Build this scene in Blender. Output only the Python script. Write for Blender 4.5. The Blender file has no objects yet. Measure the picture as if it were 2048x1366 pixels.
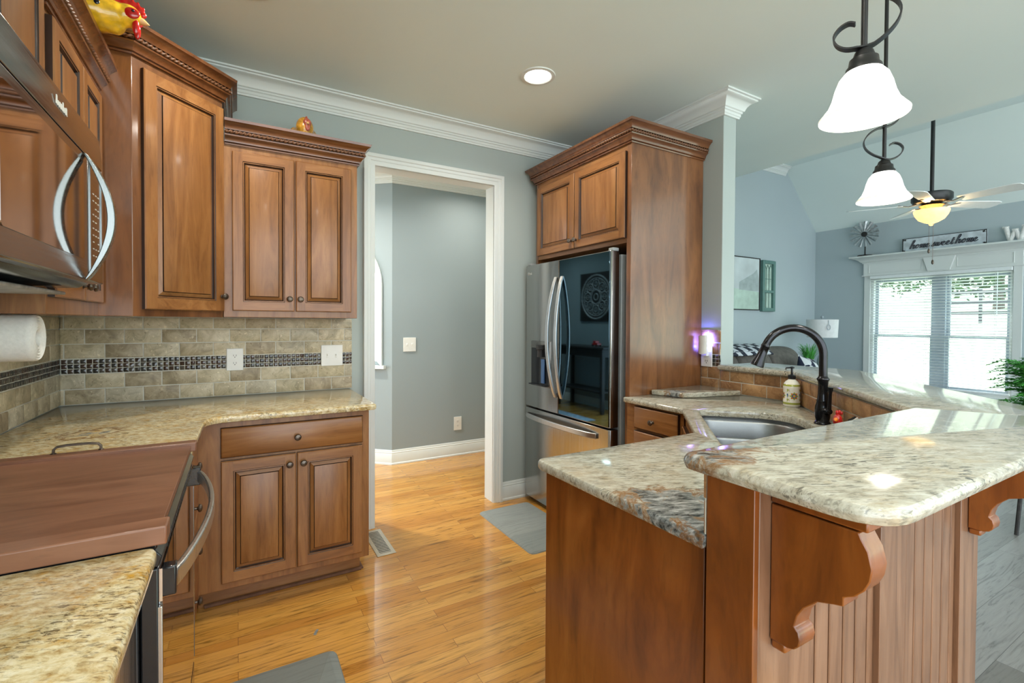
import bpy, bmesh, math, random
from math import sin, cos, pi, radians, sqrt, atan2, tan
from mathutils import Vector, Matrix
from mathutils.geometry import tessellate_polygon
random.seed(7)
SC = bpy.context.scene
COL = SC.collection

# ------------------------------------------------------------------ camera
def make_camera():
    yaw, pitch, roll = .5262, .0159, -.0054
    cy, sy, cp, sp, cr, sr = cos(yaw), sin(yaw), cos(pitch), sin(pitch), cos(roll), sin(roll)
    r = Vector((cy, -sy, 0)); f0 = Vector((sy, cy, 0)); up = Vector((0, 0, 1))
    f = f0*cp - up*sp; d = -up*cp - f0*sp
    X = r*cr + d*sr; D = d*cr - r*sr
    cam = bpy.data.cameras.new('camera'); o = bpy.data.objects.new('camera', cam); COL.objects.link(o)
    m = Matrix((X, -D, -f)).transposed().to_4x4(); m.translation = (0, 0, 1.33)
    o.matrix_world = m
    cam.sensor_width = 36; cam.lens = 36*946.984/2048
    cam.shift_y = (660.389-683)/2048; cam.clip_start = .02; cam.clip_end = 300
    SC.camera = o
make_camera()
SC.view_settings.view_transform = 'Standard'; SC.view_settings.look = 'None'
SC.view_settings.gamma = 1; SC.view_settings.use_curve_mapping = False
SC.view_settings.exposure = 0.32
# ------------------------------------------------------------------ daylight
w = bpy.data.worlds.new('sky'); SC.world = w; w.use_nodes = True
_n = w.node_tree.nodes; _l = w.node_tree.links
_bg = _n['Background']; _tc = _n.new('ShaderNodeTexCoord'); _sx = _n.new('ShaderNodeSeparateXYZ'); _rp = _n.new('ShaderNodeValToRGB')
_l.new(_tc.outputs['Generated'], _sx.inputs[0]); _l.new(_sx.outputs['Z'], _rp.inputs[0]); _l.new(_rp.outputs[0], _bg.inputs[0])
_e = _rp.color_ramp.elements
_e[0].position = 0.0; _e[0].color = (.86, .95, .99, 1); _e[1].position = .45; _e[1].color = (.74, .88, 1.0, 1)
_bg.inputs[1].default_value = 3.9
sun = bpy.data.lights.new('sun', 'SUN'); sun.energy = 4.0; sun.angle = .01; sun.color = (1, .95, .86)
so = bpy.data.objects.new('sun', sun); COL.objects.link(so); so.rotation_euler = (radians(-38), radians(14), 0)
SC.cycles.max_bounces = 8; SC.cycles.diffuse_bounces = 4; SC.cycles.glossy_bounces = 5
SC.cycles.transmission_bounces = 6; SC.cycles.transparent_max_bounces = 12
SC.cycles.sample_clamp_indirect = 4.0; SC.cycles.blur_glossy = .5
SC.cycles.caustics_reflective = False; SC.cycles.caustics_refractive = False
CAN_W, PEND_W, FAN_W = 7.0, 4.0, 12.0

# ------------------------------------------------------------------ node helpers
def newmat(name):
    m = bpy.data.materials.new(name); m.use_nodes = True
    return m, m.node_tree.nodes, m.node_tree.links, m.node_tree.nodes['Principled BSDF']
def c4(c): return (c[0], c[1], c[2], 1)
def ramp(N, L, src, stops, interp='LINEAR'):
    r = N.new('ShaderNodeValToRGB'); r.color_ramp.interpolation = interp
    e = r.color_ramp.elements
    while len(e) < len(stops): e.new(.5)
    for k, (p, c) in enumerate(stops):
        e[k].position = p; e[k].color = c4(c) if not isinstance(c, (int, float)) else (c, c, c, 1)
    L.new(src, r.inputs[0]); return r.outputs[0]
def mapping(N, L, scale=(1, 1, 1), rot=(0, 0, 0), loc=(0, 0, 0), kind='Position', tex=False):
    if kind == 'Position': g = N.new('ShaderNodeNewGeometry').outputs['Position']
    else: g = N.new('ShaderNodeTexCoord').outputs[kind]
    mp = N.new('ShaderNodeMapping'); L.new(g, mp.inputs[0])
    if tex: mp.vector_type = 'TEXTURE'; scale = tuple(1/x for x in scale)
    mp.inputs['Scale'].default_value = scale; mp.inputs['Rotation'].default_value = rot; mp.inputs['Location'].default_value = loc
    return mp.outputs[0]
def noise(N, L, vec, scale, detail=4, rough=.5, dist=0.0):
    n = N.new('ShaderNodeTexNoise'); L.new(vec, n.inputs['Vector'])
    n.inputs['Scale'].default_value = scale; n.inputs['Detail'].default_value = detail
    n.inputs['Roughness'].default_value = rough; n.inputs['Distortion'].default_value = dist
    return n.outputs['Fac']
def mix(N, L, a, b, fac, mode='MIX'):
    m = N.new('ShaderNodeMix'); m.data_type = 'RGBA'; m.blend_type = mode
    for s, v in ((m.inputs[6], a), (m.inputs[7], b)):
        if isinstance(v, tuple): s.default_value = c4(v)
        else: L.new(v, s)
    if isinstance(fac, (int, float)): m.inputs[0].default_value = fac
    else: L.new(fac, m.inputs[0])
    return m.outputs[2]
def math_(N, L, op, a, b=None, clamp=False):
    m = N.new('ShaderNodeMath'); m.operation = op; m.use_clamp = clamp
    for k, v in ((0, a), (1, b)):
        if v is None: continue
        if isinstance(v, (int, float)): m.inputs[k].default_value = v
        else: L.new(v, m.inputs[k])
    return m.outputs[0]
def bump(N, L, B, src, strength=.2, dist=.002):
    b = N.new('ShaderNodeBump'); b.inputs['Strength'].default_value = strength; b.inputs['Distance'].default_value = dist
    L.new(src, b.inputs['Height']); L.new(b.outputs[0], B.inputs['Normal'])
def plain(name, col, rough=.5, metal=0.0, spec=.5, var=.06, scale=30, emit=None, es=0.0, coat=0.0, bumps=0.0, trans=0.0):
    m, N, L, B = newmat(name)
    n = noise(N, L, mapping(N, L, kind='Position'), scale, 3)
    L.new(ramp(N, L, n, [(.3, tuple(x*(1-var) for x in col)), (.7, tuple(min(1, x*(1+var)) for x in col))]), B.inputs['Base Color'])
    B.inputs['Roughness'].default_value = rough; B.inputs['Metallic'].default_value = metal
    B.inputs['Specular IOR Level'].default_value = spec; B.inputs['Coat Weight'].default_value = coat
    B.inputs['Coat Roughness'].default_value = .05
    B.inputs['Transmission Weight'].default_value = trans
    if bumps: bump(N, L, B, n, bumps)
    if emit: B.inputs['Emission Color'].default_value = c4(emit); B.inputs['Emission Strength'].default_value = es
    return m
def wood(name, dark, mid, light, axis='Z', rough=.36, coat=.12, k=9.0, blotch=.35):
    m, N, L, B = newmat(name)
    s = {'X': (1, k, k), 'Y': (k, 1, k), 'Z': (k, k, 1)}[axis]
    oi = N.new('ShaderNodeObjectInfo')
    v = mapping(N, L, s)
    va = N.new('ShaderNodeVectorMath'); va.operation = 'ADD'; L.new(v, va.inputs[0])
    sc = N.new('ShaderNodeVectorMath'); sc.operation = 'SCALE'; L.new(oi.outputs['Random'], sc.inputs['Scale']); sc.inputs[0].default_value = (13, 7, 9)
    L.new(sc.outputs[0], va.inputs[1]); v = va.outputs[0]
    g = noise(N, L, v, 1.6, 6, .6, 1.4)
    col = ramp(N, L, g, [(.28, dark), (.5, mid), (.75, light)])
    bl = noise(N, L, mapping(N, L, (1, 1, 1)), 3.2, 3, .55, .6)
    col = mix(N, L, col, ramp(N, L, bl, [(.3, .62), (.62, 1.0)]), blotch, 'MULTIPLY')
    pores = noise(N, L, v, 14, 2, .5)
    col = mix(N, L, col, ramp(N, L, pores, [(.33, .7), (.42, 1.0)]), .45, 'MULTIPLY')
    L.new(col, B.inputs['Base Color'])
    B.inputs['Roughness'].default_value = rough; B.inputs['Coat Weight'].default_value = coat; B.inputs['Coat Roughness'].default_value = .12
    bump(N, L, B, pores, .06, .001)
    return m
def granite(name, creams, fleck, fleck_hi, spots=(), warm=.5, ang=-.42, gold_col=(.40, .215, .045), gthr=.50, core_at=.62, sx=30):
    m, N, L, B = newmat(name)
    v = mapping(N, L, (sx*1.0, 78, 60), (0, 0, ang), tex=True); vf = mapping(N, L, (sx*1.0, 150, 110), (0, 0, ang+.05), tex=True); vm = mapping(N, L, (sx*.3, 17, 14), (0, 0, ang), tex=True); vb = mapping(N, L, (1, 1, 1))
    base = ramp(N, L, noise(N, L, v, .75, 6, .68, .4), [(.30, creams[0]), (.42, creams[1]), (.55, creams[2]), (.72, creams[3])])
    g1 = ramp(N, L, noise(N, L, vm, .9, 5, .65, .6), [(gthr, 0.0), (gthr+.16, 1.0)])
    g2 = ramp(N, L, noise(N, L, v, 1.6, 4, .65, .3), [(.38, .15), (.62, 1.0)])
    base = mix(N, L, base, gold_col, math_(N, L, 'MULTIPLY', math_(N, L, 'MULTIPLY', g1, g2), warm))
    big = ramp(N, L, noise(N, L, vm, .55, 4, .6, .4), [(.34, 0.1), (.62, 1.0)])
    f1 = ramp(N, L, noise(N, L, vf, 1.15, 7, .66, .7), [(fleck, 0.0), (fleck+.08, 1.0)])
    f2 = ramp(N, L, noise(N, L, vf, 2.4, 4, .6, .3), [(.60, 0.0), (.68, 1.0)])
    fl = math_(N, L, 'MULTIPLY', math_(N, L, 'MAXIMUM', f1, math_(N, L, 'MULTIPLY', f2, .7)), big)
    base = mix(N, L, base, fleck_hi, math_(N, L, 'MULTIPLY', fl, .9))
    for (spx, spy, rad) in spots:
        mp = N.new('ShaderNodeMapping'); g = N.new('ShaderNodeNewGeometry'); L.new(g.outputs['Position'], mp.inputs[0])
        mp.inputs['Location'].default_value = (-spx, -spy, 0)
        sp = N.new('ShaderNodeSeparateXYZ'); L.new(mp.outputs[0], sp.inputs[0])
        d = math_(N, L, 'SQRT', math_(N, L, 'ADD', math_(N, L, 'POWER', sp.outputs[0], 2.0), math_(N, L, 'POWER', sp.outputs[1], 2.0)))
        q = math_(N, L, 'ADD', math_(N, L, 'DIVIDE', d, rad), math_(N, L, 'MULTIPLY', math_(N, L, 'SUBTRACT', noise(N, L, vb, 14, 5, .65, 1.0), .5), 2.2))
        rust = ramp(N, L, q, [(.55, 0.0), (.8, 1.0), (1.0, 0.0)])
        core = ramp(N, L, q, [(core_at, 1.0), (core_at+.16, 0.0)])
        base = mix(N, L, base, (.20, .085, .018), math_(N, L, 'MULTIPLY', rust, .85))
        gray = ramp(N, L, noise(N, L, v, .9, 6, .7, .3), [(.36, (.03, .035, .035)), (.50, (.20, .21, .20)), (.66, (.45, .46, .44))])
        base = mix(N, L, base, gray, core)
    L.new(base, B.inputs['Base Color'])
    B.inputs['Roughness'].default_value = .08; B.inputs['Specular IOR Level'].default_value = .6
    return m
def planks(name, cols, axis, width, length, rough, grain=.5, gap=(.05, .03, .015), spec=.5, coat=.0):
    m, N, L, B = newmat(name)
    rot = (0, 0, 0) if axis == 'X' else (0, 0, pi/2)
    v = mapping(N, L, (1, 1, 1), rot)
    b = N.new('ShaderNodeTexBrick'); L.new(v, b.inputs['Vector'])
    b.inputs['Color1'].default_value = (0, 0, 0, 1); b.inputs['Color2'].default_value = (1, 1, 1, 1); b.inputs['Mortar'].default_value = (.5, .5, .5, 1)
    b.inputs['Scale'].default_value = 1; b.inputs['Mortar Size'].default_value = .0009; b.inputs['Mortar Smooth'].default_value = .2
    b.inputs['Bias'].default_value = 0; b.inputs['Brick Width'].default_value = length; b.inputs['Row Height'].default_value = width
    b.offset = .37; b.offset_frequency = 2
    rnd = N.new('ShaderNodeSeparateColor'); L.new(b.outputs['Color'], rnd.inputs[0])
    tone = ramp(N, L, rnd.outputs[0], [(0, cols[0]), (.3, cols[1]), (.6, cols[2]), (1, cols[3])])
    st = mapping(N, L, (2.2, 26, 1) if axis == 'X' else (26, 2.2, 1))
    sh = N.new('ShaderNodeVectorMath'); sh.operation = 'ADD'; L.new(st, sh.inputs[0])
    cmb = N.new('ShaderNodeCombineXYZ'); L.new(math_(N, L, 'MULTIPLY', rnd.outputs[0], 31.0), cmb.inputs[0]); L.new(math_(N, L, 'MULTIPLY', rnd.outputs[0], 17.0), cmb.inputs[2])
    L.new(cmb.outputs[0], sh.inputs[1])
    g = noise(N, L, sh.outputs[0], 1.3, 6, .62, 2.2)
    lines = ramp(N, L, g, [(.34, .30), (.45, .88), (.6, 1.08), (.76, .72)])
    col = mix(N, L, tone, lines, grain, 'MULTIPLY')
    col = mix(N, L, col, gap, b.outputs['Fac'])
    L.new(col, B.inputs['Base Color'])
    B.inputs['Roughness'].default_value = rough; B.inputs['Specular IOR Level'].default_value = spec
    B.inputs['Coat Weight'].default_value = coat; B.inputs['Coat Roughness'].default_value = .06
    bump(N, L, B, math_(N, L, 'SUBTRACT', g, b.outputs['Fac']), .08, .001)
    return m
def travertine(name, a, b2, pit):
    m, N, L, B = newmat(name)
    v = mapping(N, L, (1, 1, 1))
    col = ramp(N, L, noise(N, L, v, 15, 7, .68, .9), [(.34, tuple(x*.72 for x in a)), (.46, a), (.62, b2), (.74, tuple(x*1.18 for x in b2))])
    p = ramp(N, L, noise(N, L, v, 95, 3, .6, .6), [(.30, 1.0), (.37, 0.0)])
    p2 = ramp(N, L, noise(N, L, v, 60, 3, .5, .3), [(.64, 0.0), (.7, 1.0)])
    col = mix(N, L, col, pit, math_(N, L, 'MULTIPLY', p, .7)); col = mix(N, L, col, tuple(min(1, x*1.35) for x in b2), math_(N, L, 'MULTIPLY', p2, .6))
    L.new(col, B.inputs['Base Color']); B.inputs['Roughness'].default_value = .48
    bump(N, L, B, math_(N, L, 'MULTIPLY', p, -1.0), .35, .002)
    return m
def brushed(name, col, rough=.22, axis='Y', k=60, amt=.05):
    m, N, L, B = newmat(name)
    s = {'X': (1, k, k), 'Y': (k, 1, k), 'Z': (k, k, 1)}[axis]
    n = noise(N, L, mapping(N, L, s), 3, 3)
    L.new(ramp(N, L, n, [(.3, tuple(x*.93 for x in col)), (.7, col)]), B.inputs['Base Color'])
    L.new(ramp(N, L, n, [(.3, rough-amt), (.7, rough+amt)]), B.inputs['Roughness'])
    B.inputs['Metallic'].default_value = 1
    return m
def paint(name, col, rough=.6):
    m, N, L, B = newmat(name)
    v = mapping(N, L, (1, 1, 1))
    L.new(ramp(N, L, noise(N, L, v, 1.2, 2), [(.3, tuple(x*.98 for x in col)), (.7, tuple(x*1.02 for x in col))]), B.inputs['Base Color'])
    B.inputs['Roughness'].default_value = rough; B.inputs['Specular IOR Level'].default_value = .3
    bump(N, L, B, noise(N, L, v, 220, 2), .03, .001)
    return m
def pane_glass(name, tint=(1, 1, 1), gloss=.07):
    m, N, L, B = newmat(name)
    out = N['Material Output']; t = N.new('ShaderNodeBsdfTransparent'); g = N.new('ShaderNodeBsdfGlossy'); x = N.new('ShaderNodeMixShader')
    n = noise(N, L, mapping(N, L, (1, 1, 1)), 4, 2)
    L.new(ramp(N, L, n, [(.3, tuple(c*.99 for c in tint)), (.7, tint)]), t.inputs[0])
    g.inputs['Roughness'].default_value = .02; x.inputs[0].default_value = gloss
    L.new(t.outputs[0], x.inputs[1]); L.new(g.outputs[0], x.inputs[2]); L.new(x.outputs[0], out.inputs[0])
    return m
def tinted_mirror(name, col, rough=.03, base=(.004, .008, .012)):
    m, N, L, B = newmat(name)
    n = noise(N, L, mapping(N, L, (1, 1, 1)), 5, 2)
    L.new(ramp(N, L, n, [(.3, tuple(x*.96 for x in col)), (.7, col)]), B.inputs['Base Color'])
    B.inputs['Metallic'].default_value = 1; B.inputs['Roughness'].default_value = rough
    return m
def checker(name, a, b2, scale, rough=.8, rot=(0, 0, 0)):
    m, N, L, B = newmat(name)
    v = mapping(N, L, (1, 1, 1), rot)
    c = N.new('ShaderNodeTexChecker'); L.new(v, c.inputs[0]); c.inputs['Scale'].default_value = scale
    c.inputs['Color1'].default_value = c4(a); c.inputs['Color2'].default_value = c4(b2)
    L.new(mix(N, L, c.outputs[0], ramp(N, L, noise(N, L, v, 60, 3), [(.3, .8), (.7, 1.0)]), .5, 'MULTIPLY'), B.inputs['Base Color'])
    B.inputs['Roughness'].default_value = rough
    return m

# ------------------------------------------------------------------ materials
WD, WM, WL = (.175, .064, .016), (.285, .118, .034), (.38, .175, .058)
M = {}
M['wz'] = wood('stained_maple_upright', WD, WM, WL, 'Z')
M['wx'] = wood('stained_maple_cross', WD, WM, WL, 'X')
M['wy'] = wood('stained_maple_along', WD, WM, WL, 'Y')
M['glaze'] = wood('dark_glaze', (.012, .005, .003), (.03, .012, .006), (.05, .02, .01), 'Z', rough=.4)
M['crown'] = wood('stained_crown_wood', (.085, .028, .009), (.15, .053, .017), (.22, .085, .030), 'X', rough=.25, coat=.5)
M['rope'] = plain('rope_carving_stain', (.13, .052, .020), .4, var=.3, scale=60)
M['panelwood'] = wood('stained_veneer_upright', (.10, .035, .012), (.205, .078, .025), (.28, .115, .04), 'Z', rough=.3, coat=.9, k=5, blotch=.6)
M['barwood'] = wood('shaded_bar_wood', (.12, .031, .005), (.245, .070, .0105), (.34, .115, .022), 'Z', rough=.3, coat=.3, k=5, blotch=.55)  # same stain as the cabinets; the bar's deeper shade is put into the colour
M['beadwood'] = wood('daylit_bead_board', (.13, .060, .030), (.225, .115, .062), (.30, .165, .095), 'Z', rough=.38, coat=.2, k=12)  # same stain again, with the living room daylight painted in as paler grey
M['shoe'] = plain('shoe_molding_stain', (.17, .085, .05), .75, spec=.15, var=.2)
M['slatwood'] = wood('stove_cover_wood', (.12, .045, .023), (.215, .092, .050), (.29, .135, .078), 'X', rough=.36, coat=.2, k=7, blotch=.3)
SPL = [(-.46, 2.28, .10)]
M['gold'] = granite('granite_warm_lit', [(.30, .175, .05), (.52, .40, .20), (.68, .59, .37), (.79, .74, .57)], .525, (.07, .042, .016), SPL, 1.0, gthr=.505, core_at=.16, sx=52, gold_col=(.54, .30, .045))  # one stone for all worktops; warm light on the left run is coloured in
M['pale'] = granite('granite_cool_lit', [(.22, .20, .15), (.39, .365, .285), (.49, .47, .385), (.60, .585, .515)], .520, (.05, .047, .038), [(.80, .625, .10), (2.17, 1.86, .07), (.87, .72, .16)], .30, gold_col=(.42, .28, .10))  # same stone as the left run, greyer light of the bar coloured in
M['oak'] = planks('oak_strip_floor', [(.52, .215, .032), (.62, .29, .052), (.71, .365, .080), (.56, .24, .040)], 'X', .057, .78, .17, .8, gap=(.20, .09, .03), spec=.5, coat=.35)
M['greyfloor'] = planks('grey_plank_floor', [(.16, .15, .135), (.22, .21, .19), (.30, .29, .27), (.19, .175, .16)], 'X', .16, 1.3, .28, .65, gap=(.06, .055, .05))
M['wall'] = paint('grey_green_wall_paint', (.40, .455, .435))
M['ceil'] = paint('pale_ceiling_paint', (.76, .86, .84), .7)
M['white'] = paint('white_trim_paint', (.70, .74, .72), .35)
M['hallwall'] = paint('blue_grey_hall_paint', (.30, .355, .37))
M['livwall'] = paint('blue_grey_living_paint', (.42, .495, .52))
TT = [((.47, .40, .255), (.60, .52, .355)), ((.39, .32, .20), (.52, .44, .295)), ((.53, .455, .30), (.66, .58, .42)), ((.34, .275, .175), (.47, .39, .26)), ((.46, .405, .285), (.60, .54, .40))]
for i, (a_, b_) in enumerate(TT): M['t%d' % i] = travertine('travertine_tone_%s' % 'abcde'[i], a_, b_, (.16, .11, .06))
TW = [((.37, .205, .09), (.47, .29, .14)), ((.26, .13, .055), (.40, .23, .105)), ((.33, .175, .075), (.43, .25, .12))]
for i, (a_, b_) in enumerate(TW): M['u%d' % i] = travertine('amber_travertine_%s' % 'abc'[i], a_, b_, (.14, .07, .03))
M['grout'] = plain('tile_grout', (.64, .63, .55), .8, var=.08)
for i, c in enumerate([(.018, .016, .014), (.045, .022, .014), (.035, .034, .03), (.085, .075, .06), (.06, .035, .022)]):
    M['m%d' % i] = plain('mosaic_glass_%s' % 'abcde'[i], c, .10, var=.3, scale=120, spec=.7)
M['steel'] = brushed('brushed_steel', (.27, .28, .28), .34, 'Y')
M['steelz'] = brushed('brushed_steel_upright', (.47, .465, .45), .2, 'Z')
M['darksteel'] = brushed('slate_steel', (.30, .285, .27), .18, 'Y')
M['handle'] = brushed('satin_handle', (.58, .58, .57), .32, 'Z')
M['chrome'] = brushed('bright_handle', (.30, .33, .33), .26, 'Z')
M['greyplastic'] = plain('grey_plastic', (.35, .37, .37), .4)
M['black'] = plain('black_gloss', (.012, .013, .015), .12)
M['blackmat'] = plain('black_matte', (.012, .012, .012), .6)
M['fridgeglass'] = tinted_mirror('fridge_door_glass', (.12, .20, .25))
M['ovenglass'] = tinted_mirror('oven_door_glass', (.62, .60, .58), .025)
M['mwglass'] = tinted_mirror('microwave_glass', (.46, .41, .37), .05)
M['bronze'] = plain('dark_bronze', (.13, .105, .085), .34, .9, var=.25, scale=50)
M['faucet'] = plain('black_bronze', (.030, .030, .033), .16, .8, var=.15)
M['iron'] = plain('pendant_iron', (.035, .036, .036), .4, .7)
M['plate'] = plain('white_plastic', (.78, .78, .74), .35, var=.02)
M['slot'] = plain('dark_slot', (.02, .02, .02), .6)
M['shade'] = plain('lit_alabaster_glass', (.9, .9, .86), .3, emit=(1, .985, .93), es=1.35, var=.05, scale=18)
M['shaderim'] = plain('lit_alabaster_rim', (.80, .80, .70), .25, emit=(1, .97, .84), es=.42, var=.22, scale=45)
M['shadewarm'] = plain('lit_amber_glass', (.9, .62, .26), .3, emit=(1, .60, .20), es=1.5, var=.25, scale=25)
M['lens'] = plain('lit_downlight_lens', (.9, .9, .88), .4, emit=(1, .97, .9), es=9.0, var=.02)
M['paper'] = plain('paper_towel', (.80, .79, .74), .9, var=.05, scale=120, bumps=.3)
M['mat'] = planks('grey_kitchen_mat', [(.21, .235, .225), (.25, .275, .26), (.29, .31, .295), (.24, .26, .25)], 'X', .5, 2, .55, .35, gap=(.22, .24, .23))
M['yellow'] = plain('yellow_glaze', (.80, .47, .02), .15, var=.25, scale=40, coat=.6)
M['ochre'] = plain('ochre_glaze', (.55, .27, .03), .25, var=.45, scale=45, coat=.4)
M['red'] = plain('red_glaze', (.50, .012, .010), .15, var=.25, scale=40, coat=.6)
M['orange'] = plain('orange_glaze', (.85, .22, .02), .2, var=.2, coat=.5)
M['pink'] = plain('dusty_red_glaze', (.42, .10, .06), .3, var=.4, scale=90)
M['beak'] = plain('beak_glaze', (.75, .45, .18), .25)
M['leaf'] = plain('leaf_green', (.07, .34, .055), .5, var=.5, scale=14)
M['leaf2'] = plain('tree_leaf', (.035, .085, .022), .6, var=.5, scale=2)
M['bark'] = plain('tree_bark', (.12, .10, .08), .9, var=.3)
M['lawn'] = plain('bleached_lawn', (.55, .63, .44), .9, var=.12, scale=.8)
M['fence'] = plain('weathered_fence', (.07, .075, .08), .8)
M['sofa'] = plain('grey_brown_microfibre', (.115, .105, .092), .85, var=.2, scale=20, bumps=.3)
M['plaid'] = checker('navy_white_plaid', (.012, .018, .035), (.62, .66, .70), 11)
M['plaid2'] = checker('navy_white_diamond', (.012, .02, .05), (.7, .74, .76), 9, rot=(0, .6, .785))
M['galv'] = plain('galvanised_metal', (.42, .45, .46), .4, .6, var=.3, scale=30)
M['signwhite'] = plain('distressed_white_board', (.52, .58, .62), .7, var=.25, scale=14)
M['ink'] = plain('dark_navy_lettering', (.012, .018, .028), .5)
M['macrame'] = plain('white_yarn', (.70, .70, .68), .9, var=.15, scale=90, bumps=.6)
M['sage'] = plain('teal_green_frame', (.10, .21, .19), .5)
M['canvas_sky'] = plain('pale_canvas', (.55, .62, .63), .7, var=.15, scale=3)
M['canvas_barn'] = plain('faded_barn_grey', (.36, .43, .43), .7, var=.15, scale=12)
M['canvas_grass'] = plain('pale_green_canvas', (.46, .60, .52), .7, var=.15, scale=8)
M['lampshade'] = plain('white_linen', (.72, .74, .74), .8, var=.04)
M['slat'] = plain('white_blind_slat', (.80, .84, .84), .5, var=.03)
M['mullion'] = plain('grey_window_frame', (.36, .42, .46), .5)
M['glass'] = pane_glass('window_pane')
M['clear'] = pane_glass('clear_acrylic', (.8, .9, .88), .25)
M['ceramic'] = plain('cream_ceramic', (.78, .77, .68), .12, coat=.5, var=.04)
M['olive'] = plain('olive_green_glaze', (.33, .36, .06), .15, coat=.5)
M['blueg'] = plain('blue_glaze', (.03, .09, .22), .15, coat=.5)
M['rust'] = plain('rust_glaze', (.55, .20, .03), .15, coat=.5)
M['darkwood'] = wood('black_stained_wood', (.010, .009, .008), (.02, .018, .016), (.04, .034, .03), 'X', rough=.5)
M['medal'] = plain('pewter_relief', (.42, .44, .45), .5, .2, var=.3)
M['rugpattern'] = plain('pale_blue_rug', (.35, .45, .55), .9, var=.4, scale=20)
M['vent'] = plain('tan_metal', (.55, .48, .36), .4, .3)
M['glow'] = plain('violet_led', (.5, .5, .9), .4, emit=(.16, .12, 1), es=5)

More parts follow.
